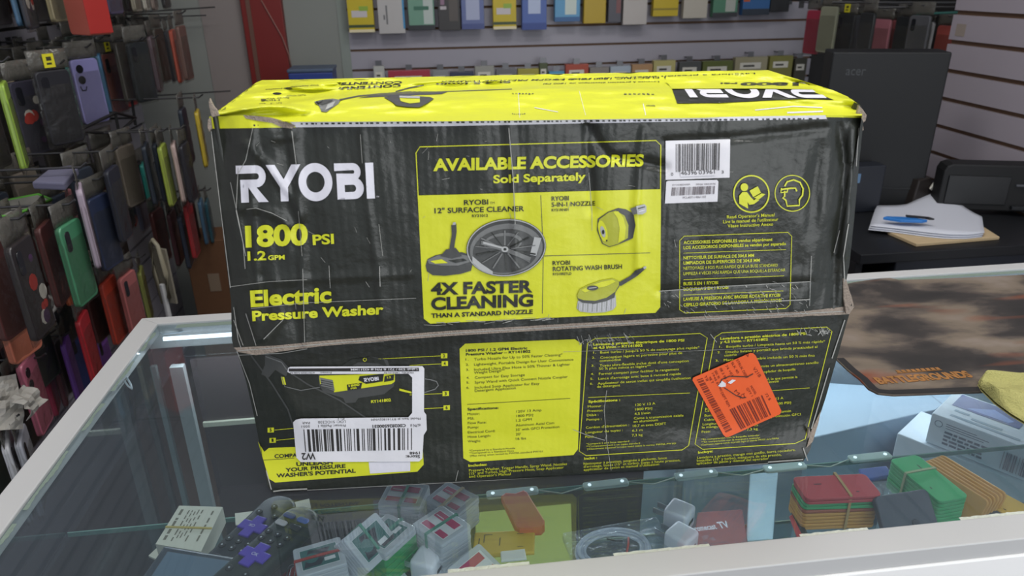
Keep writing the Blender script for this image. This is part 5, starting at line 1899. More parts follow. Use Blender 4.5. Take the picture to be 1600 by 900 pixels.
e, Q, cc = px_prism([(1262, 686), (1462, 640), (1512, 612), (1282, 597)], 0.78, LO, 'white_carton', mat('box_pale_blue', '9fb2c2', 0.45, var=0.03), 'large plain pale blue box standing under the desk mat inside the counter', 'box')
mb = MB()
a, b = atz(0.7803, 1447, 611) - cc, atz(0.7803, 1444, 643) - cc
mb.box(a.x - .001, a.x + .001, min(a.y, b.y), max(a.y, b.y), 0.7801 - LO, 0.7804 - LO)
mb.build('seam', c('8a98a5', 0.5), e)
q0, q1, q2 = atz(.84, 1456, 646), atz(.84, 1527, 617), atz(.84, 1600, 700)
uf = (q2 - q0).normalized()
ub = Vector((-uf.y, uf.x, 0))
Lb, Wb = 0.175, 0.092


def pbox(o0, zt, zb, label, deco):
    e = empty('phone_box', (o0.x, o0.y, zb), math.atan2(uf.y, uf.x), label, 'phone box')
    H_ = zt - zb
    MB().box(0, Lb, 0, Wb, 0.0005, H_, 0, 0.0015).build('carton', m_boxw, e)
    if deco:
        mb = MB()
        mb.box(0.012, 0.10, 0.045, 0.088, H_ + 0.0001, H_ + 0.0004, 0)
        mb.prism([(0.03, 0.05), (0.06, 0.075), (0.09, 0.06), (0.085, 0.05)], H_ + 0.0004, H_ + 0.0006, 1)
        mb.build('picture', [c('2c3f8f', 0.4), c('7f93d8', 0.4)], e)
        mb = MB()
        F_ = Matrix(((1, 0, 0, 0), (0, 0, -1, -0.0004), (0, 1, 0, 0), (0, 0, 0, 1)))
        r_ = random.Random(12)
        for row in range(4):
            x = 0.022
            while x < 0.075:
                ln = r_.uniform(.004, .012)
                mb.box(x, x + ln, 0.008 + row * 0.0062, 0.0115 + row * 0.0062, 0, 0.0002, 0, 0, F_)
                x += ln + .002
        for a, b in barcode(14, 6):
            mb.box(0.098 + a * .045, 0.098 + b * .045, 0.006, 0.034, 0, 0.0002, 0, 0, F_)
        for k, ln in enumerate((.05, .056, .04)):
            mb.box(0.022, 0.022 + ln, 0.0345 + k * .0035, 0.0355 + k * .0035, 0, 0.0002, 0, 0, F_)
        mb.prism(circ(0.012, 0.038, 0.0055, 16), 0, 0.0002, 0, 0, F_)
        mb.prism(circ(0.012, 0.038, 0.0045, 16), 0.0002, 0.0004, 1, 0, F_)
        for k, (u, v, w_) in enumerate(((.02, .030, .02), (.045, .022, .04), (.02, .012, .09))):
            mb.box(u, u + w_, v, v + .006, H_ + .0001, H_ + .0003, 2)
        mb.build('printing', [c('5d6878', 0.5), m_boxw, c('8ea6b4', 0.5)], e)
    return e


pbox(q0, 0.8405, 0.790, 'white phone box with a blue picture and a barcode under the cloth', True)
o2 = atz(.7895, 1402, 677)
pbox(o2, 0.7895, LO + .0005, 'plain white box below the phone box with the barcode', False)
# things on the lower glass shelf
e, Q, cc = px_prism([(742, 800), (892, 786), (896, 905), (745, 905)], LO + 0.02, LO, 'notebook', mat('cover_yellow_green', '9a9a52', 0.5), 'flat yellow green notebook on the lower shelf under the red silicone case', 'notebook')
e, Q, cc = px_prism([(1090, 800), (1160, 795), (1172, 868), (1080, 872)], LO + 0.03, LO, 'streaming_stick_box', mat('box_dull_red', '8c5a5c', 0.5), 'dull reddish streaming stick box on the lower shelf marked TV', 'box')
mb = MB()
a, b = atz(LO + .0303, 1125, 826) - cc, atz(LO + .0303, 1141, 824) - cc
M = Matrix.Translation((a.x, a.y, 0.0304)) @ Matrix.Rotation(math.atan2((b - a).y, (b - a).x), 4, 'Z')
text_on(mb, 'TV', M, 0.016, 0, 0.03, (b - a).length)
a2 = atz(LO + .0303, 1083, 831) - cc
M = Matrix.Translation((a2.x, a2.y, 0.0304)) @ M.to_3x3().to_4x4()
text_on(mb, 'hromecast', M, 0.013, 0, 0.02, (a - a2).length * .9)
mb.build('lettering', c('e8e0e6', 0.5), e)
e, Q, cc = px_prism([(1172, 738), (1216, 735), (1208, 842), (1166, 845)], LO + 0.012, LO, 'white_carton', m_boxw, 'long narrow white box on the lower shelf under the mixed colour pile', 'box')

# ================================================================== BEHIND THE COUNTER
# ---- phone cases on the left wall -------------------------------------------------------
m_bag = glass_mat('case_bag_plastic', 'e9e9e6', 0.04, 0.6, 0.18, 0.025, 'b9b8b2', 0.8, 45)
m_head = glass_mat('bag_header_plastic', 'c9c8c2', 0.06, 0.6, 0.2, 0.42, '807d76', 0.9, 60)
m_stick = mat('sticker_yellow', 'd8cf2a', 0.5)
m_lens = c('1c1d22', 0.25)
m_hook = mat('hook_metal', '5a5a5c', 0.35, 0.8)
HOOKS = []
CORNER = []


def solve_px(px, yt, yb, h):
    """distance along the ray of (px, yt) at which an upright of height h ends at image height yb"""
    d = ray(px, yt)
    lo, hi = 0.5, 6.0
    for _ in range(50):
        m = (lo + hi) / 2
        p = CAM + d * m
        if pr(p - Vector((0, 0, h)))[1] > yb:
            lo = m
        else:
            hi = m
    return CAM + d * ((lo + hi) / 2)


def phone_case(px, yt, yb, wpx, col, label, style='plain', sticker=False, bag=True, h=0.155, wd=0.075, th=0.011, name='phone_case', cat='phone case', group='phone cases on the left wall', hook=True, flip=1, minx=-1.10, maxy=None):
    P = solve_px(px, yt, yb, h)
    if P.x < minx:                                   # stay in front of the wall
        d = P - CAM
        P = CAM + d * ((minx - CAM.x) / d.x)
    if maxy and P.y > maxy:
        d = P - CAM
        P = CAM + d * ((maxy - CAM.y) / d.y)
    if maxy:
        CORNER.append(P.copy())
    dist = (P - CAM).length
    az = math.atan2(P.y - CAM.y, P.x - CAM.x)
    app = min(0.98, wpx * dist / (FPX * wd))
    thr = th / wd
    # apparent width = cos(t) + thickness*sin(t)
    best, t = 9, 0
    for k in range(0, 90):
        a = math.radians(k)
        e_ = abs(math.cos(a) + thr * math.sin(a) - app)
        if e_ < best:
            best, t = e_, a
    na = az + math.pi + flip * t                      # heading of the face normal
    P0, best = P.copy(), None
    for s_ in (0, -.012, .012, -.024, .024, -.04, .04, -.06, .06, -.08, .08, -.1, .1, .12, .14):
        Q_ = P0 + (P0 - CAM).normalized() * s_
        if Q_.x > XL + .03 and (maxy or Q_.x < 9) and not clash(Q_.x, Q_.y, Q_.z - h, na + math.pi / 2, wd / 2 + .002, th / 2 + .0016):
            P = Q_
            break
    if maxy and CORNER:
        CORNER[-1] = P.copy()
    PLACED.append((P.x, P.y, P.z - h, na + math.pi / 2, wd / 2 + .002, th / 2 + .0016))
    e = empty(name, (P.x, P.y, P.z - h), na + math.pi / 2, label, cat, group)
    # local: face looks to -y, width along x, up z
    F_ = Matrix(((1, 0, 0, 0), (0, 0, -1, 0), (0, 1, 0, 0), (0, 0, 0, 1)))
    mc = mat('case_' + col, col, 0.42, coat=0.15, var=0.05, bscale=30)
    mb = MB()
    mb.prism(rrect(wd, h, 0.010, 4, 0, h / 2), -th / 2, th / 2, 0, 0.0025, F_)
    mb.build('shell', mc, e, False)
    f = th / 2
    if style in ('lens2', 'lens3', 'ring'):
        spots = {'lens2': [(-.018, h - .022, .010), (-.018, h - .048, .010)], 'lens3': [(-.018, h - .02, .009), (-.018, h - .044, .009), (0.004, h - .032, .009)], 'ring': [(0, h * .45, .016)]}[style]
        for x, z, r_ in spots:
            MB().prism(circ(x, z, r_, 18), f, f + 0.0012, 0, 0.0004, F_).build('camera_cutout', m_lens, e)
        if style != 'ring':
            mb = MB()
            mb.tube([(-.027, -f - .001, h - .062), (-.024, -f - .001, h - .072), (-.014, -f - .001, h - .073), (-.010, -f - .001, h - .064)], 0.0014, 5)
            mb.build('camera_rim', m_lens, e, True)
    elif style == 'slot':
        MB().prism(rrect(0.016, 0.038, 0.006, 4, -.020, h - .030), f, f + 0.0012, 0, 0.0004, F_).build('camera_cutout', m_lens, e)
    elif style == 'picture':
        mb = MB()
        r_ = random.Random(px)
        for k in range(7):
            x, z = r_.uniform(-.022, .022), r_.uniform(.02, h - .03)
            mb.prism(circ(x, z, r_.uniform(.006, .014), 9), f + .0001 * (k + 1), f + .0002 * (k + 1), k % 3, 0, F_)
        mb.build('picture', [c('b5342a', 0.5), c('c9c4bc', 0.5), c('4b2f52', 0.5)], e)
        MB().prism(rrect(0.016, 0.038, 0.006, 4, -.020, h - .030), f, f + 0.0018, 0, 0.0004, F_).build('camera_cutout', m_lens, e)
    elif style == 'wallet':
        MB().box(wd / 2 - .001, wd / 2 + .0012, -f - .0003, f + .0003, .004, h - .004, 0, .0006).build('spine', mat('case_' + col + '_spine', 'a02620', 0.45), e)
    if bag:
        mb = MB()
        H2, W2, T2 = h + 0.048, wd + 0.012, th / 2 + 0.0018

        def fn(sg):
            return lambda u, v: Vector((-W2 / 2 + W2 * u, sg * (T2 + 0.0012 * noise.noise(Vector((u * 5, v * 9, px * .37 + sg)))) * (1 if 0.03 < v < 0.80 and 0.04 < u < 0.96 else 0.25), -0.006 + (H2 - .042) * v))
        mb.grid(6, 9, fn(-1))
        mb.grid(6, 9, fn(1))
        mb.build('bag', m_bag, e, True, recalc=False)
        mb = MB()
        mb.grid(5, 3, lambda u, v: Vector((-W2 / 2 + W2 * u, 0.0025 * noise.noise(Vector((u * 4, v * 4, px * .7))), h + 0.002 + 0.040 * v)))
        hd = mb.build('hang_tab', m_head, e, True, recalc=False, solid=0.0008)
        if sticker:
            mb = MB()
            mb.box(-.012, .012, -.0045, -.0036, h + 0.006, h + 0.034, 0)
            mb.box(-.006, .005, -.0048, -.0045, h + 0.012, h + 0.016, 1)
            mb.box(-.005, .006, -.0048, -.0045, h + 0.020, h + 0.028, 1)
            mb.build('price_sticker', [m_stick, c('3a3820', 0.6)], e)
    if hook:
        HOOKS.append((P.x, P.y, P.z + 0.034))
    return e


PLACED = []


def clash(x, y, z, yaw, hw=.0445, ht=.0085):
    ax = [(math.cos(yaw), math.sin(yaw)), (-math.sin(yaw), math.cos(yaw))]
    for (x2, y2, z2, yw2, hw2, ht2) in PLACED:
        if abs(z - z2) > .20 or abs(x - x2) + abs(y - y2) > .2:
            continue
        bx = [(math.cos(yw2), math.sin(yw2)), (-math.sin(yw2), math.cos(yw2))]
        sep = False
        for n in ax + bx:
            d = abs((x2 - x) * n[0] + (y2 - y) * n[1])
            ra = hw * abs(ax[0][0] * n[0] + ax[0][1] * n[1]) + ht * abs(ax[1][0] * n[0] + ax[1][1] * n[1])
            rb = hw2 * abs(bx[0][0] * n[0] + bx[0][1] * n[1]) + ht2 * abs(bx[1][0] * n[0] + bx[1][1] * n[1])
            if d > ra + rb:
                sep = True
                break
        if not sep:
            return True
    return False


ROWS = {1: 'top row', 2: 'second row', 3: 'third row', 4: 'fourth row', 5: 'bottom row'}
CASES = [
    # row, px, top, bottom, width px, colour, words, style, sticker
    (1, 4, -85, 40, 14, '4a6f8f', 'steel blue', 'plain', 0), (1, 20, -80, 45, 16, '2d2f38', 'dark marbled', 'picture', 0), (1, 38, -90, 22, 14, '8f7c68', 'tan', 'plain', 0), (1, 66, -85, 34, 22, '9a9070', 'gold cream', 'plain', 0),
    (1, 158, -85, 22, 22, '4a4160', 'dull purple', 'plain', 0), (1, 196, -78, 18, 13, '8f8878', 'beige', 'plain', 0), (1, 212, -75, 16, 9, 'b9b4a8', 'pale silver', 'plain', 0), (1, 226, -72, 15, 9, '8b7c74', 'brownish', 'plain', 0), (1, 246, -70, 12, 12, '3a3a3c', 'charcoal', 'plain', 0),
    (2, 2, 128, 262, 12, '8fae3f', 'lime green', 'plain', 0), (2, 14, 128, 240, 13, 'c9bba0', 'cream edged', 'plain', 0), (2, 34, 126, 236, 36, '33323e', 'dark marbled', 'picture', 0), (2, 78, 110, 224, 42, '26262b', 'black', 'slot', 1), (2, 106, 97, 196, 10, '5fb0a8', 'teal edged', 'plain', 0),
    (2, 128, 92, 190, 34, '8a87b8', 'lavender', 'lens2', 0), (2, 146, 86, 178, 10, '84c4c0', 'mint edged', 'plain', 0), (2, 152, 84, 176, 7, '3d6d90', 'blue edged', 'plain', 0), (2, 168, 84, 176, 24, '6a3f3a', 'brown', 'slot', 1), (2, 188, 80, 165, 19, 'b83a3c', 'red', 'slot', 0), (2, 212, 66, 158, 28, '262a2c', 'black ribbed', 'slot', 0),
    (2, 234, 56, 142, 10, '5d4f55', 'mauve grey', 'plain', 0), (2, 248, 50, 126, 9, '54789a', 'sky blue', 'plain', 0), (2, 259, 48, 126, 9, '2e3036', 'charcoal edged', 'plain', 0), (2, 268, 46, 128, 9, 'd0614a', 'coral', 'plain', 0), (2, 281, 40, 124, 14, '6f534b', 'brown leather', 'plain', 0),
    (3, 2, 160, 262, 10, 'c29a3a', 'mustard', 'plain', 0), (3, 307, 172, 258, 8, 'c2a82e', 'yellow', 'plain', 0), (3, 252, 226, 318, 14, '9fb04a', 'lime', 'plain', 0), (3, 270, 222, 312, 9, 'c0a8a2', 'pale pink', 'plain', 0), (3, 286, 224, 312, 16, '2b2b33', 'ink black', 'plain', 0), (3, 222, 254, 332, 9, '2f8f86', 'teal', 'plain', 0), (3, 234, 256, 330, 14, '3b4a52', 'slate', 'plain', 0), (3, 210, 274, 356, 16, '6f6f82', 'greyish lavender', 'plain', 0),
    (3, 195, 276, 350, 9, 'c23230', 'bright red', 'plain', 0), (3, 186, 276, 352, 5, '9a8a6a', 'khaki', 'plain', 0), (3, 172, 262, 372, 22, '272a36', 'midnight', 'plain', 0), (3, 150, 306, 416, 32, '2d3650', 'navy', 'plain', 0), (3, 122, 290, 412, 10, 'b0a0b0', 'lilac white', 'plain', 0), (3, 106, 300, 415, 9, '8f5a5e', 'rosy', 'plain', 0), (3, 96, 296, 400, 8, '9a8468', 'sandy', 'plain', 0),
    (4, 104, 348, 470, 34, '4a8a66', 'green', 'slot', 0), (4, 78, 358, 470, 9, 'd06a42', 'orange', 'plain', 0), (4, 66, 360, 470, 7, 'b5436a', 'hot pink', 'plain', 0), (4, 50, 362, 472, 9, 'b8b5ac', 'bone white', 'plain', 0), (4, 40, 356, 474, 9, '5a5248', 'taupe', 'plain', 0), (4, 26, 376, 520, 36, '2a2526', 'black and red', 'picture', 0), (4, 2, 425, 556, 44, 'd07a60', 'salmon', 'lens2', 0),
    (4, 166, 436, 530, 24, 'b8402c', 'orange red', 'plain', 0), (4, 196, 428, 520, 26, 'b86a68', 'rose pink', 'slot', 0), (4, 266, 330, 410, 14, '4a2a30', 'maroon', 'plain', 0), (4, 282, 334, 414, 12, '2c3444', 'dark blue', 'plain', 0), (4, 292, 318, 400, 14, 'a82c30', 'crimson', 'plain', 0), (4, 312, 312, 378, 8, '4a6f8c', 'steel blue', 'plain', 0), (4, 322, 312, 376, 8, '2f5a68', 'petrol', 'plain', 0), (4, 218, 420, 500, 10, '8a8f4a', 'olive edged', 'plain', 0),
    (5, 38, 560, 668, 26, 'c06a80', 'pink', 'lens2', 0), (5, 62, 548, 640, 14, 'b03a58', 'crimson pink', 'plain', 0), (5, 78, 540, 626, 10, '6a3a44', 'wine', 'plain', 0), (5, 100, 530, 622, 14, '7a4aa8', 'purple', 'plain', 0), (5, 114, 520, 604, 26, '3f55a0', 'royal blue', 'slot', 0), (5, 126, 492, 592, 20, 'c22c36', 'scarlet', 'plain', 0), (5, 154, 524, 604, 20, '8450b0', 'violet', 'slot', 0),
    (5, 22, 586, 690, 28, '222226', 'black', 'ring', 0), (5, 8, 684, 800, 16, 'c8c8cc', 'white rimmed', 'slot', 0), (5, 30, 676, 790, 20, 'b9bac2', 'grey rimmed', 'slot', 0), (5, 2, 700, 800, 10, 'b8382c', 'red', 'plain', 0),
]
prev = {}
BEHIND = [('2a2a2e', 'black'), ('3a3438', 'dark plum'), ('4a4640', 'smoky'), ('2c3440', 'dark navy'), ('5a3230', 'dark red'), ('35403a', 'dark green'), ('6a6258', 'greige')]
_SD = {}
FRONT = []


def shell_data(col):
    if col not in _SD:
        mb = MB()
        mb.prism(rrect(.075, .155, 0.010, 4, 0, .155 / 2), -.0055, .0055, 0, 0.0025, Matrix(((1, 0, 0, 0), (0, 0, -1, 0), (0, 1, 0, 0), (0, 0, 0, 1))))
        bmesh.ops.recalc_face_normals(mb.bm, faces=mb.bm.faces)
        me = bpy.data.meshes.new('shell')
        mb.bm.to_mesh(me)
        mb.bm.free()
        me.materials.append(mat('case_' + col, col, 0.42, coat=0.15, var=0.05, bscale=30))
        _SD[col] = me
    return _SD[col]


for (row, px, yt, yb, wpx, col, words, style, stk) in CASES:
    p = prev.get(row)
    lab = '%s phone case in the %s of the wall rack' % (words, ROWS[row])
    if p:
        lab += ', beside the %s one' % p
    lab = ' '.join(lab.split()[:16])
    prev[row] = words
    o = phone_case(px, yt, yb, wpx, col, lab, style, bool(stk))
    FRONT.append((o, px, row, words))
# the large coral box case at the top
phone_case(110, -95, 54, 62, 'c9695a', 'large coral red boxed phone case hanging in the top row of the rack', 'wallet', False, False, 0.19, 0.085, 0.05, 'boxed_case', 'boxed phone case', flip=-1)
for o, px, row, words in FRONT:
    # further packs on the same hook, nearer the wall
    k = 0
    x = o.location.x - 0.045
    while x > XL + 0.05 and k < 3:
        cc_, wd_ = BEHIND[(px * 7 + k * 3 + row) % len(BEHIND)]
        yy, zz_, rr = o.location.y + R.uniform(0.004, 0.02), o.location.z + R.uniform(-.004, .004), math.pi / 2 + R.uniform(-.25, .25)
        if clash(x, yy, zz_, rr):
            x -= .02
            continue
        PLACED.append((x, yy, zz_, rr, .0445, .0085))
        e2 = o.copy()
        COL.objects.link(e2)
        e2.location = (x, yy, zz_)
        e2.rotation_euler = (0, 0, rr)
        e2['label'] = '%s phone case, number %s behind the %s one in the %s' % (wd_, ['one', 'two', 'three'][k], words, ROWS[row])
        for ch in o.children:
            if ch.name.split('.')[0] in ('shell', 'bag', 'hang_tab'):
                c2 = ch.copy()
                COL.objects.link(c2)
                c2.parent = e2
                if ch.name.startswith('shell'):
                    c2.data = shell_data(cc_)
        k += 1
        x -= 0.052
# hooks that carry them
done = []
hook0 = None
for (x, y, z) in sorted(HOOKS):
    if any(abs(y - b) < 0.035 and abs(z - c_) < 0.05 for a, b, c_ in done):
        continue
    done.append((x, y, z))
    xe_ = max([a for a, b, c_ in HOOKS if abs(y - b) < 0.035 and abs(z - c_) < 0.05]) + 0.012
    mb = MB()
    ln = xe_ - (XL + 0.012)
    mb.tube([(0, 0, 0), (ln, 0, 0), (ln + .012, 0, .008)], 0.0024, 6)
    mb.box(0.0, 0.004, -.010, .010, -.02, .016)
    o = mb.build('hanging_hook', m_hook, None, loc=(XL + 0.0125, y, z))
    tag(o, 'thin metal display hook sticking out of the left slatted wall', 'display hook', 'display hooks on the left wall')
# bare hooks over the grey wall side
for a, b in (((268, 20), (336, 11)), ((272, 27), (322, 24)), ((296, 149), (360, 142))):
    pb = at(1, 2.27, *b)
    pa = Vector((XL + 0.0125, 2.27, at(1, 2.27, a[0], a[1]).z))
    mb = MB()
    mb.tube([(0, 0, 0), pb - pa], 0.0026, 6)
    o = mb.build('hanging_hook', m_hook, None, loc=pa)
    tag(o, 'bare metal display hook at the end of the phone case rack', 'display hook', 'bare display hooks')

# trays lying on the rack
def tray_slab(quad, z, t, col, label, rim=None):
    Q = [atz(z, *q) for q in quad]
    cc = sum(Q, Vector()) / len(Q)
    e = empty('case_tray', (cc.x, cc.y, z - t), 0, label, 'tray')
    pts = [(p.x - cc.x, p.y - cc.y) for p in Q]
    if sum(a[0] * b[1] - b[0] * a[1] for a, b in zip(pts, pts[1:] + pts[:1])) < 0:
        pts.reverse()
    MB().prism(pts, 0, t, 0, 0.003).build('body', c(col, 0.5), e)
    if rim:
        mb = MB()
        mb.tube([Vector((p[0], p[1], t)) for p in pts], 0.003, 6, 0, True)
        mb.build('rim', c(rim, 0.45), e, True)
    return e


tray_slab([(50, 284), (100, 286), (121, 262), (112, 258), (78, 262)], 1.12, 0.014, '6d6c82', 'greyish lavender flat box lying on the wall rack above the lilac cases')
tray_slab([(-20, 338), (18, 338), (80, 312), (60, 304), (-5, 316)], 1.06, 0.010, '8e8c86', 'flat clear tray with a green rim on the wall rack', '5aa03a')
# wire rack under the second row
mb = MB()
A = [at(0, -0.90, *q) for q in ((118, 206), (185, 208), (212, 184), (180, 176))]
for a, b in zip(A, A[1:] + A[:1]):
    mb.tube([a, b], 0.004, 6)
for a, b in (((180, 176), (186, 208)), ((205, 150), (212, 196)), ((128, 198), (132, 220))):
    mb.tube([at(0, -0.90, *a), at(0, -0.90, *b)], 0.004, 6)
for v in A:
    mb.tube([v, Vector((XL + 0.0125, v.y, v.z))], 0.003, 6)
tag(mb.build('wire_rack', c('1d1d1e', 0.5)), 'black wire rack frame below the lavender phone case', 'wire rack')
a, b = at(0, -0.88, 0, 494), at(0, -0.88, 132, 402)
mb = MB()
mb.tube([a, b], 0.006, 8)
for t in (0.1, 0.5, 0.9):
    p = a.lerp(b, t)
    mb.tube([p, Vector((XL + .0125, p.y, p.z))], 0.004, 6)
tag(mb.build('rack_rail', mat('rail_grey', '55524f', 0.4, 0.5), None, True), 'grey metal rail of the rack running under the salmon phone case', 'rail')
# ring with a red centre on the rack (headphone-like ring) and ring holder
P = solve_px(66, 462, 492, 0.04)
mb = MB()
F_ = Matrix.Translation(P) @ Matrix.Rotation(0.6, 4, 'Z') @ Matrix.Rotation(math.pi / 2, 4, 'X')
mb.tube([F_ @ Vector((.018 * math.cos(k * math.pi / 12), .018 * math.sin(k * math.pi / 12) - .02, 0)) for k in range(24)], 0.0035, 8, 0, True)
mb.prism(circ(0, -.02, .009, 16), -.002, .002, 1, 0, F_)
tag(mb.build('ring_holder', [c('b9b3ac', 0.4), c('8f3a34', 0.5)], None, True), 'white ring holder with a red centre hanging below the black and red case', 'ring holder')
# wound white cable hanging on a hook
P = solve_px(238, 372, 490, 0.22)
P.x, P.y = P.x, P.y
e = empty('hanging_cable', (P.x, P.y, P.z - 0.22), -0.5, 'beige packaged cable with a white plug hanging beside the maroon case', 'cable')
mb = MB()
mb.tube([(-.012, 0, .03), (-.02, 0, .12), (-.012, 0, .20), (0, 0, .215), (.012, 0, .20), (.02, 0, .12), (.014, 0, .05)], 0.006, 8)
mb.build('cable', c('9a937f', 0.5), e, True)
MB().box(-.03, .03, .006, .012, .03, .19, 0, .002).build('backing_card', c('8b8577', 0.5), e)
MB().box(-.006, .006, -.008, .004, -.03, .09, 0, .003).build('plug', c('cfcfcf', 0.4), e)
# crumpled paper bags at the bottom of the rack
r_ = random.Random(4)
for px, py, s, lab in ((12, 668, .022, 'crumpled white paper wrapper at the foot of the pink phone case'), (50, 642, .021, 'crumpled white paper wrapper behind the grey rimmed case'), (4, 630, .021, 'crumpled cream wrapper beside the black ring case')):
    P = solve_px(px, py - 20, py + 20, 0.05) + Vector((0, 0, 0))
    mb = MB()
    M_ = Matrix.Rotation(0.5 + px * .02, 4, 'Z') @ Matrix.Rotation(-0.5, 4, 'X') @ Matrix.Rotation(px * .03, 4, 'Y')
    mb.grid(7, 7, lambda u, v: M_ @ Vector(((u - .5) * s * 2.1, .016 * noise.noise(Vector((u * 3.3, v * 3.3, px))) + .02 * abs(u - .45), (v - .5) * s * 2.2)))
    o = mb.build('paper_wrapper', c('b3aea5', 0.7), None, recalc=False, solid=.0008)
    o.location = P
    tag(o, lab, 'wrapper')
# leaning cardboard box by the end of the left wall
a, b = at(1, 2.0, 308, 490), at(1, 2.0, 352, 374)
e = empty('brown_carton', ((a.x + b.x) / 2, 2.08, 0), 0, 'tall brown cardboard box standing by the end of the left wall', 'cardboard box')
MB().box(-abs(b.x - a.x) / 2, abs(b.x - a.x) / 2 + .05, -.08, .08, 0, b.z, 0, .004).build('body', mat('carton_brown', '6e4c33', 0.75, var=0.1), e)
MB().box(-.01, .03, -.083, -.0803, b.z - .20, b.z - .13, 0).build('label', c('8f7c68', 0.6), e)
# ---- goods on the back wall -----------------------------------------------------------------
m_peg = mat('peg_metal', '77777a', 0.35, 0.8)


def pack(x0p, x1p, ybp, htop, col, label, y=None, name='packaged_accessory', deco=None, group='boxed accessories on the back wall', th=0.03, bx=None, cat='packaged accessory'):
    y = y or YB - 0.075
    a, b = at(1, y, x0p, ybp), at(1, y, x1p, ybp)
    w_ = b.x - a.x
    e = empty(name, ((a.x + b.x) / 2, y, a.z), 0, label, cat, group)
    MB().box(-w_ / 2, w_ / 2, 0, th, 0, htop, 0, 0.0015).build('carton', mat('pack_' + col, col, 0.4, var=0.04, bscale=20), e)
    if deco:
        cols, shp = deco
        mb = MB()
        for (u0, v0, u1, v1, k) in shp:
            mb.box(-w_ / 2 + u0 * w_, -w_ / 2 + u1 * w_, -0.0006 - 0.0002 * k, -0.0001, v0 * htop, v1 * htop, k)
        mb.build('printing', [c(q, 0.4) for q in cols], e)
    mb = MB()
    mb.tube([(0, th * .5, htop + .012), (0, YB - 0.012 - y, htop + .012)], 0.0025, 6)
    mb.box(-.012, .012, th * .5 - .0006, th * .5 + .0006, htop, htop + .02)
    mb.build('hook', m_peg, e)
    return e


YW = (['3a4a28', 'c9c2c4', '8fae3a', 'e2d6b0'], [(0, .10, 1, .16, 0), (.15, .32, .75, .46, 1), (.45, .45, .8, .55, 2), (0, 0, 1, .06, 3)])
H1 = 0.165
items = [
    (546, 586, 51, H1, 'c7b21f', 'yellow boxed accessory at the end of the top row beside the grey wall', YW),
    (593, 634, 53, H1, 'b9b6b4', 'white boxed accessory with a red top and blue edge', (['8f3030', '3f8fc0', '6f6f70'], [(0, .80, 1, 1, 0), (.93, .1, 1, .95, 1), (.3, .2, .36, .6, 2), (.2, .3, .26, .4, 2)])),
    (638, 680, 47, H1, '6f9a85', 'green and white boxed accessory in a dark frame', (['2c2f33', 'b9c4be', '3c6f5a'], [(0, 0, 1, .10, 0), (.6, .12, .95, .95, 1), (.25, .42, .8, .50, 2), (0, .1, .05, 1, 0)])),
    (686, 720, 48, H1, '3c3a3a', 'dark grey boxed accessory with small white windows', (['b9b2b6', '8f6f86', '57504c'], [(.1, .45, .38, .52, 0), (.12, .55, .3, .75, 1), (.5, .2, .9, .9, 2)])),
    (722, 757, 46, H1, '6470a0', 'blue lavender boxed accessory left of the second yellow one', (['a9b0cc', '49558a'], [(.2, .2, .8, .9, 0), (0, 0, 1, .12, 1)])),
    (771, 807, 46, H1, 'c7b01c', 'second yellow boxed accessory in the top row', YW),
    (816, 854, 47, H1, '4a64a8', 'blue boxed accessory with a white splash', (['b4c0dc', '2f478c'], [(.25, .35, .75, .95, 0), (0, 0, 1, .15, 1)])),
    (867, 906, 34, H1, '5b9bc4', 'sky blue boxed accessory with a pale figure', (['c9d4cc', '2d5f94'], [(.4, .15, .85, .7, 0), (0, 0, 1, .10, 1)])),
    (912, 946, 37, H1, 'b79a12', 'plain golden yellow boxed accessory', None),
    (950, 970, 35, H1, '4f4f58', 'narrow dark grey boxed accessory', (['7a4a4a'], [(.6, .2, .95, .9, 0)])),
    (973, 1010, 39, H1, 'b9b3ae', 'white boxed accessory with a red graphic', (['b06a78', '8a3a3a'], [(.2, .55, .7, .68, 0), (.0, .96, 1, 1, 1)])),
    (1020, 1059, 26, H1, 'c0a818', 'yellow boxed accessory between the two white ones', (['8a7a20'], [(0, .14, 1, .18, 0)])),
    (1067, 1104, 29, H1, 'b7b1a4', 'white boxed accessory with a blue square', (['2f5890', 'd8d4c8'], [(.3, .55, .8, .98, 0), (.35, .6, .75, .66, 1)])),
    (1113, 1151, 27, H1, '4f7f66', 'green and grey boxed accessory in the top row', (['a8aca4', '35353a'], [(.5, .12, .9, .7, 0), (0, 0, 1, .10, 1)])),
    (1159, 1201, 24, H1, '2f5d92', 'blue boxed accessory with an orange panel', (['b0532c', '5a9fc0', '27303c'], [(.02, .3, .25, .9, 0), (.55, .4, .95, .95, 1), (0, 0, 1, .14, 2)])),
    (1203, 1232, 19, H1, '1f1f22', 'black boxed accessory at the far end of the top row', None),
]
for (x0, x1, yb_, h_, col, lab, deco) in items:
    pack(x0, x1, yb_, h_, col, lab, deco=deco)
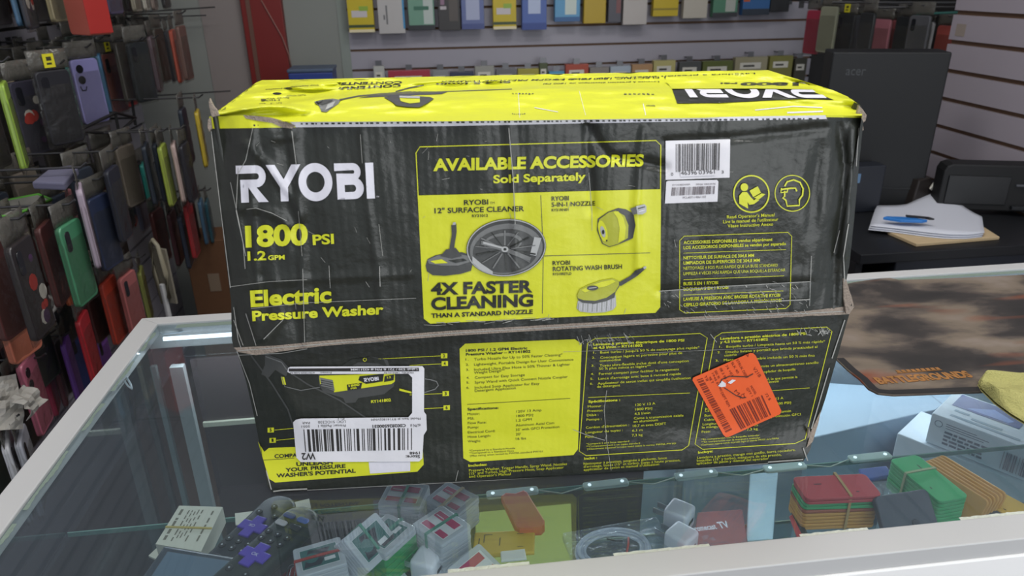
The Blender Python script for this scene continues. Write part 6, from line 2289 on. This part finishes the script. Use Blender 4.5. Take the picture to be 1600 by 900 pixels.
# a ledge of price rail under the top row
zz = at(1, YB - 0.03, 700, 52).z
row2 = [
    (583, 600, 104, 'b9bab4', 'small white hang card at the start of the lower row'), (606, 672, 111, 'a83848', 'red blister pack showing above the carton'), (676, 700, 110, '8b8e90', 'grey blister pack between the red and the navy pack'), (703, 740, 113, '3a4158', 'navy blister pack in the lower row'), (742, 772, 104, '9a9a92', 'pale bagged accessory in the lower row'), (775, 806, 108, '6f6f72', 'grey bagged accessory in the lower row'), (809, 842, 108, 'a39a3a', 'mustard pack in the lower row'),
    (843, 856, 99, '4a5230', 'narrow dark green pack in the lower row'), (858, 882, 112, '4f9ac0', 'small bright blue pack in the lower row'), (884, 920, 101, 'a8452f', 'red and yellow pack in the lower row'), (922, 952, 106, '86807a', 'taupe pack beside the red and yellow one'), (954, 986, 104, 'a8b4c0', 'white and blue pack in the lower row'), (988, 1020, 101, 'b08a62', 'tan and blue pack in the lower row'),
    (1022, 1056, 95, 'b5ad72', 'white topped yellow pack in the lower row'), (1062, 1096, 97, '4f5150', 'dark grey pack in the lower row'), (1099, 1146, 96, '5d6634', 'olive pack in the lower row'), (1150, 1200, 90, '9a9478', 'beige pack in the lower row'), (1204, 1240, 88, '7d7a3c', 'dull yellow pack in the lower row'), (1243, 1262, 92, '3a382a', 'blackish pack at the end of the lower row')]
for (x0, x1, ytp, col, lab) in row2:
    y = YB - 0.085
    zt = at(1, y, x0, ytp).z
    zb = zt - 0.15
    a = pr(Vector((0, y, zb)))
    p = at(1, y, x0, ytp)
    # image height of the pack bottom
    yb_ = pr(Vector((p.x, y, zb)))[1]
    x0b = pr(Vector((p.x, y, zb)))[0]
    p1 = at(1, y, x1, ytp)
    x1b = pr(Vector((p1.x, y, zb)))[0]
    pack(x0b, x1b, yb_, 0.15, col, lab, y, deco=(['d2cfc4', '44423a'], [(.15, .70, .8, .86, 0), (.25, .75, .6, .80, 1)]), group='packs in the lower row of the back wall')
# blue box behind the carton on the left
a, b = at(1, 2.1, 463, 106), at(1, 2.1, 513, 124)
e = empty('blue_box', ((a.x + b.x) / 2, 2.1, 0), 0, 'blue plastic box on a stand beside the red door', 'storage box')
MB().box(-.075, .075, -.05, .08, b.z - .14, a.z - .012, 0, .004).build('body', c('2a3f86', 0.4), e)
MB().box(-.078, .078, -.053, .083, a.z - .0115, a.z, 0, .003).build('lid', c('4a5a72', 0.4), e)
MB().box(-.07, .07, -.045, .075, 0, b.z - .1405, 0, .003).build('stand', c('3a3a3c', 0.6), e)

# ---- right: hanging goods, monitor, desk -----------------------------------------------------
RG = 'phone cases in the far corner'
for (px, yt, yb, wpx, col, lab, style) in (
        (1275, 16, 84, 22, 'a8324a', 'crimson phone case at the end of the back wall', 'plain'), (1298, 10, 82, 24, '8a8c78', 'pale greenish phone case beside the crimson one', 'plain'), (1309, 12, 74, 8, '7a9a3a', 'lime edged phone case in the far corner', 'plain'), (1324, 22, 92, 24, '26282a', 'black phone case with a yellow tag in the far corner', 'slot'), (1342, 24, 92, 14, '3d444a', 'slate phone case in the far corner', 'plain'), (1358, 20, 96, 20, '202326', 'black phone case left of the pink ones', 'plain'),
        (1380, 30, 98, 24, 'b0707a', 'wide pink phone case above the black computer case', 'plain'), (1399, 32, 98, 14, 'b86468', 'narrow pink phone case beside the wide pink one', 'plain'), (1416, 26, 100, 22, '1f2224', 'black phone case right of the pink ones', 'plain'), (1440, 24, 100, 26, '55565a', 'grey phone case under the teal hook', 'slot'), (1456, 34, 100, 10, 'a0a0a4', 'silver edged phone case in the far corner', 'plain'), (1482, 40, 112, 24, 'b85a52', 'coral phone case at the edge of the side wall', 'plain')):
    phone_case(px, yt, yb, wpx, col, lab, style, 'tag' in lab, True, group=RG, hook=False, flip=-1, maxy=2.28)
for i, (a, b) in enumerate((((1425, 22), (1492, 18)), ((1300, 4), (1330, 10)), ((1365, 12), (1420, 14)))):
    pa, pb = at(1, 1.9, *a), at(1, 1.7, *b)
    mb = MB()
    mb.tube([pa, Vector((1.849, pb.y, pb.z))], 0.004, 6)
    tag(mb.build('hanging_hook', c('2f6f68', 0.5) if i == 0 else m_hook), ['teal display hook over the grey phone case', 'dark display hook over the black case with the tag', 'dark display hook over the pink cases'][i], 'display hook')
for P in CORNER:
    mb = MB()
    mb.tube([(0, 0, 0), (0, YB - 0.0125 - P.y + .006, 0)], 0.0022, 6)
    mb.box(-.010, .010, YB - 0.0165 - P.y + .006, YB - 0.0125 - P.y + .006, -.02, .012)
    o = mb.build('hanging_hook', m_hook, None, loc=(P.x, P.y - .006, P.z + .030))
    tag(o, 'thin metal display hook holding a phone case in the far corner', 'display hook', 'display hooks in the far corner')
# paper square stuck on the side slats
P = at(0, XR - 0.0125, 1501, 47)
mb = MB()
mb.box(-.0006, 0, -.02, .02, -.017, .017)
tag(mb.build('paper_label', c('9d9187', 0.6), loc=P), 'small beige paper square stuck on the right slatted wall', 'paper label')

DZ = 0.835
m_blk = mat('desk_black', '121418', 0.5, var=0.1)
e = empty('desk', (1.07, 1.12, 0), 0, 'black desk behind the counter by the right slatted wall', 'desk')
dx0, dx1 = at(1, 0.865, 1345, 400).x, XR - 0.016
MB().box(dx0 - 1.07, dx1 - 1.07, -.255, .4, DZ - .025, DZ, 0, .002).build('top', m_blk, e)
MB().box(at(1, .87, 1402, 400).x - 1.07, dx1 - 1.07, -.25, .39, 0.002, DZ - .0255, 0, .003).build('cabinet', mat('cabinet_navy', '171c26', 0.5), e)
MB().box(dx0 - 1.07, dx0 - 1.05, -.24, .39, 0.002, DZ - .0255, 0, .002).build('side_panel', c('17181b', 0.5), e)
# computer case standing on the desk with its broad side to the shop
y0 = 1.235
a, b, cc2 = at(1, y0, 1312, 82), at(1, y0, 1475, 79), at(1, y0, 1440, 292)
e = empty('computer_case', ((a.x + b.x) / 2, y0, DZ), -0.3, 'tall flat black computer case with its broad side facing the counter', 'computer')
w2 = (b.x - a.x) / 2
MB().box(-w2, w2, 0, .10, 0.0005, b.z - DZ, 0, .004).build('case', mat('computer_black', '0f1114', 0.6, var=0.05), e)
mb = MB()
pa, pb = at(1, y0, 1328, 120), at(1, y0, 1356, 119)
M = Matrix.Translation((pa.x - (a.x + b.x) / 2, -.0006, pa.z - DZ)) @ Matrix.Rotation(math.pi / 2, 4, 'X')
text_on(mb, 'acer', M, 0.024, 0, 0.01, pb.x - pa.x)
mb.build('lettering', c('24272b', 0.4), e)
mb = MB()
mb.box(-w2 + .02, w2 - .01, -.002, .0005, 0.05, 0.054)
mb.build('panel_seam', c('121416', 0.5), e)
# printer
PY = 1.13
a, b = at(1, PY, 1478, 256), at(1, PY, 1600, 250)
px0, pz = a.x, a.z
e = empty('printer', (px0, PY, DZ), -0.30, 'black printer with a rounded top standing against the right slatted wall', 'printer')
wq = 0.30
hq = pz - DZ
mb = MB()
prof = [(0.0, 0.012), (0.0, hq - .02), (0.006, hq - .006), (0.02, hq), (wq, hq), (wq, 0.012)]
F_ = Matrix(((1, 0, 0, 0), (0, 0, -1, 0.06), (0, 1, 0, 0), (0, 0, 0, 1)))
mb.prism(prof, 0, .06, 0, .004, F_)
mb.build('body', mat('printer_black', '101113', 0.6), e)
MB().box(.014, wq * .55, -.004, -.0002, .03, hq - .03, 0, .0015).build('front_panel', c('121316', 0.35), e)
MB().box(wq * .60, wq - .02, -.006, -.0002, hq * .60, hq * .64, 0, .0008).build('trim', c('54565c', 0.3), e)
MB().box(wq * .60, wq - .03, -.012, -.0002, 0.02, 0.03, 0, .001).build('paper_tray', c('202226', 0.4), e)
for s in (.02, wq - .03):
    MB().box(s, s + .02, .01, .05, 0.0004, .0118).build('foot', c('101010', 0.6), e)
# board and papers
Q = [atz(DZ + .008, *q) for q in ((1388, 362), (1432, 381), (1562, 370), (1530, 350), (1440, 325), (1370, 335))]
cc = sum(Q, Vector()) / len(Q)
mb = MB()
pts = [(p.x - cc.x, p.y - cc.y) for p in Q]
mb.prism(list(reversed(pts)) if sum(a[0] * b[1] - b[0] * a[1] for a, b in zip(pts, pts[1:] + pts[:1])) < 0 else pts, 0.0005, .008, 0, .001)
tag(mb.build('wooden_board', mat('board_wood', 'c2ab86', 0.6, var=0.08, bscale=15), loc=(cc.x, cc.y, DZ)), 'light wooden board under the white papers on the desk', 'board')
top_ = [atz(DZ + .024, *q) for q in ((1368, 318), (1412, 318), (1440, 310), (1466, 307), (1500, 322), (1532, 336))]
bot_ = [atz(DZ + .012, *q) for q in ((1356, 357), (1395, 361), (1440, 367), (1480, 371), (1510, 371), (1534, 368))]
pc = sum(top_ + bot_, Vector()) / 12
pc.z = DZ + .008
LAB = ['lowest sheet of the white papers on the wooden board', 'middle sheet of the white papers on the wooden board', 'top sheet of the white papers on the wooden board']
for k in range(3):
    mb = MB()

    def pf(u, v, k=k):
        p = lerp_list(bot_, u).lerp(lerp_list(top_, u), v)
        z = DZ + .0095 + k * .004 + (0.042 * math.exp(-((u - .56) / .22) ** 2) * v * v + .004 * noise.noise(Vector((u * 3, v * 3, k)))) * (.3 + .7 * v) * .6
        return Vector((p.x - pc.x + k * .004, p.y - pc.y + (k - 1) * .003, max(z, DZ + .009 + k * .004) - pc.z))
    mb.grid(14, 8, pf)
    tag(mb.build('paper_sheet', mat('paper_white', 'c9ccd6', 0.6), None, True, loc=pc, recalc=False, solid=0.0008), LAB[k], 'paper', 'white papers on the board')
q = atz(DZ + .035, 1418, 342)
e = empty('cutter', (q.x, q.y, DZ + .0285), -0.25, 'blue cutter with a black end lying on the white papers', 'cutter')
MB().prism([(-.055, .008), (-.045, .016), (.0, .014), (.045, -.006), (.03, -.014), (-.02, -.012)], 0.0, .008, 0, .002).build('handle', c('2f78c4', 0.4), e)
MB().prism([(.0, .016), (.05, .002), (.058, -.012), (.046, -.012), (.04, -.004), (.0, .006)], .0082, .013, 0, .001).build('clip', c('1a1c20', 0.5), e)
# clutter between papers and computer case
q = atz(DZ, 1420, 315)
e = empty('label_dispenser', (q.x - .01, q.y - .01, DZ), 0.2, 'dark dispenser with a white strip standing behind the papers', 'dispenser')
MB().prism([(-.04, 0), (.04, 0), (.035, .05), (.01, .085), (-.03, .08)], 0, .05, 0, .004, Matrix(((1, 0, 0, 0), (0, 0, -1, 0), (0, 1, 0, 0), (0, 0, 0, 1)))).build('body', c('26211f', 0.5), e)
MB().box(-.03, .03, -.055, -.0505, .004, .022, 0, .001).build('base', c('5a2a26', 0.5), e)
M = Matrix.Translation((.03, -.056, .075)) @ Matrix.Rotation(math.radians(33), 4, 'Y')
MB().box(-.009, .009, -.003, .003, -.03, .03, 0, .002, M).build('strip', c('c9c7bd', 0.4), e)
a = at(1, 1.17, 1335, 300)
e = empty('black_box', (a.x + .03, 1.17, DZ), 0, 'dark box with a small pale blue label behind the white papers', 'box')
MB().box(-.06, .05, 0, .05, .0005, .13, 0, .003).build('body', c('1b1f28', 0.5), e)
MB().box(-.05, -.02, -.0012, -.0002, .085, .11).build('label', c('5f7fa0', 0.5), e)
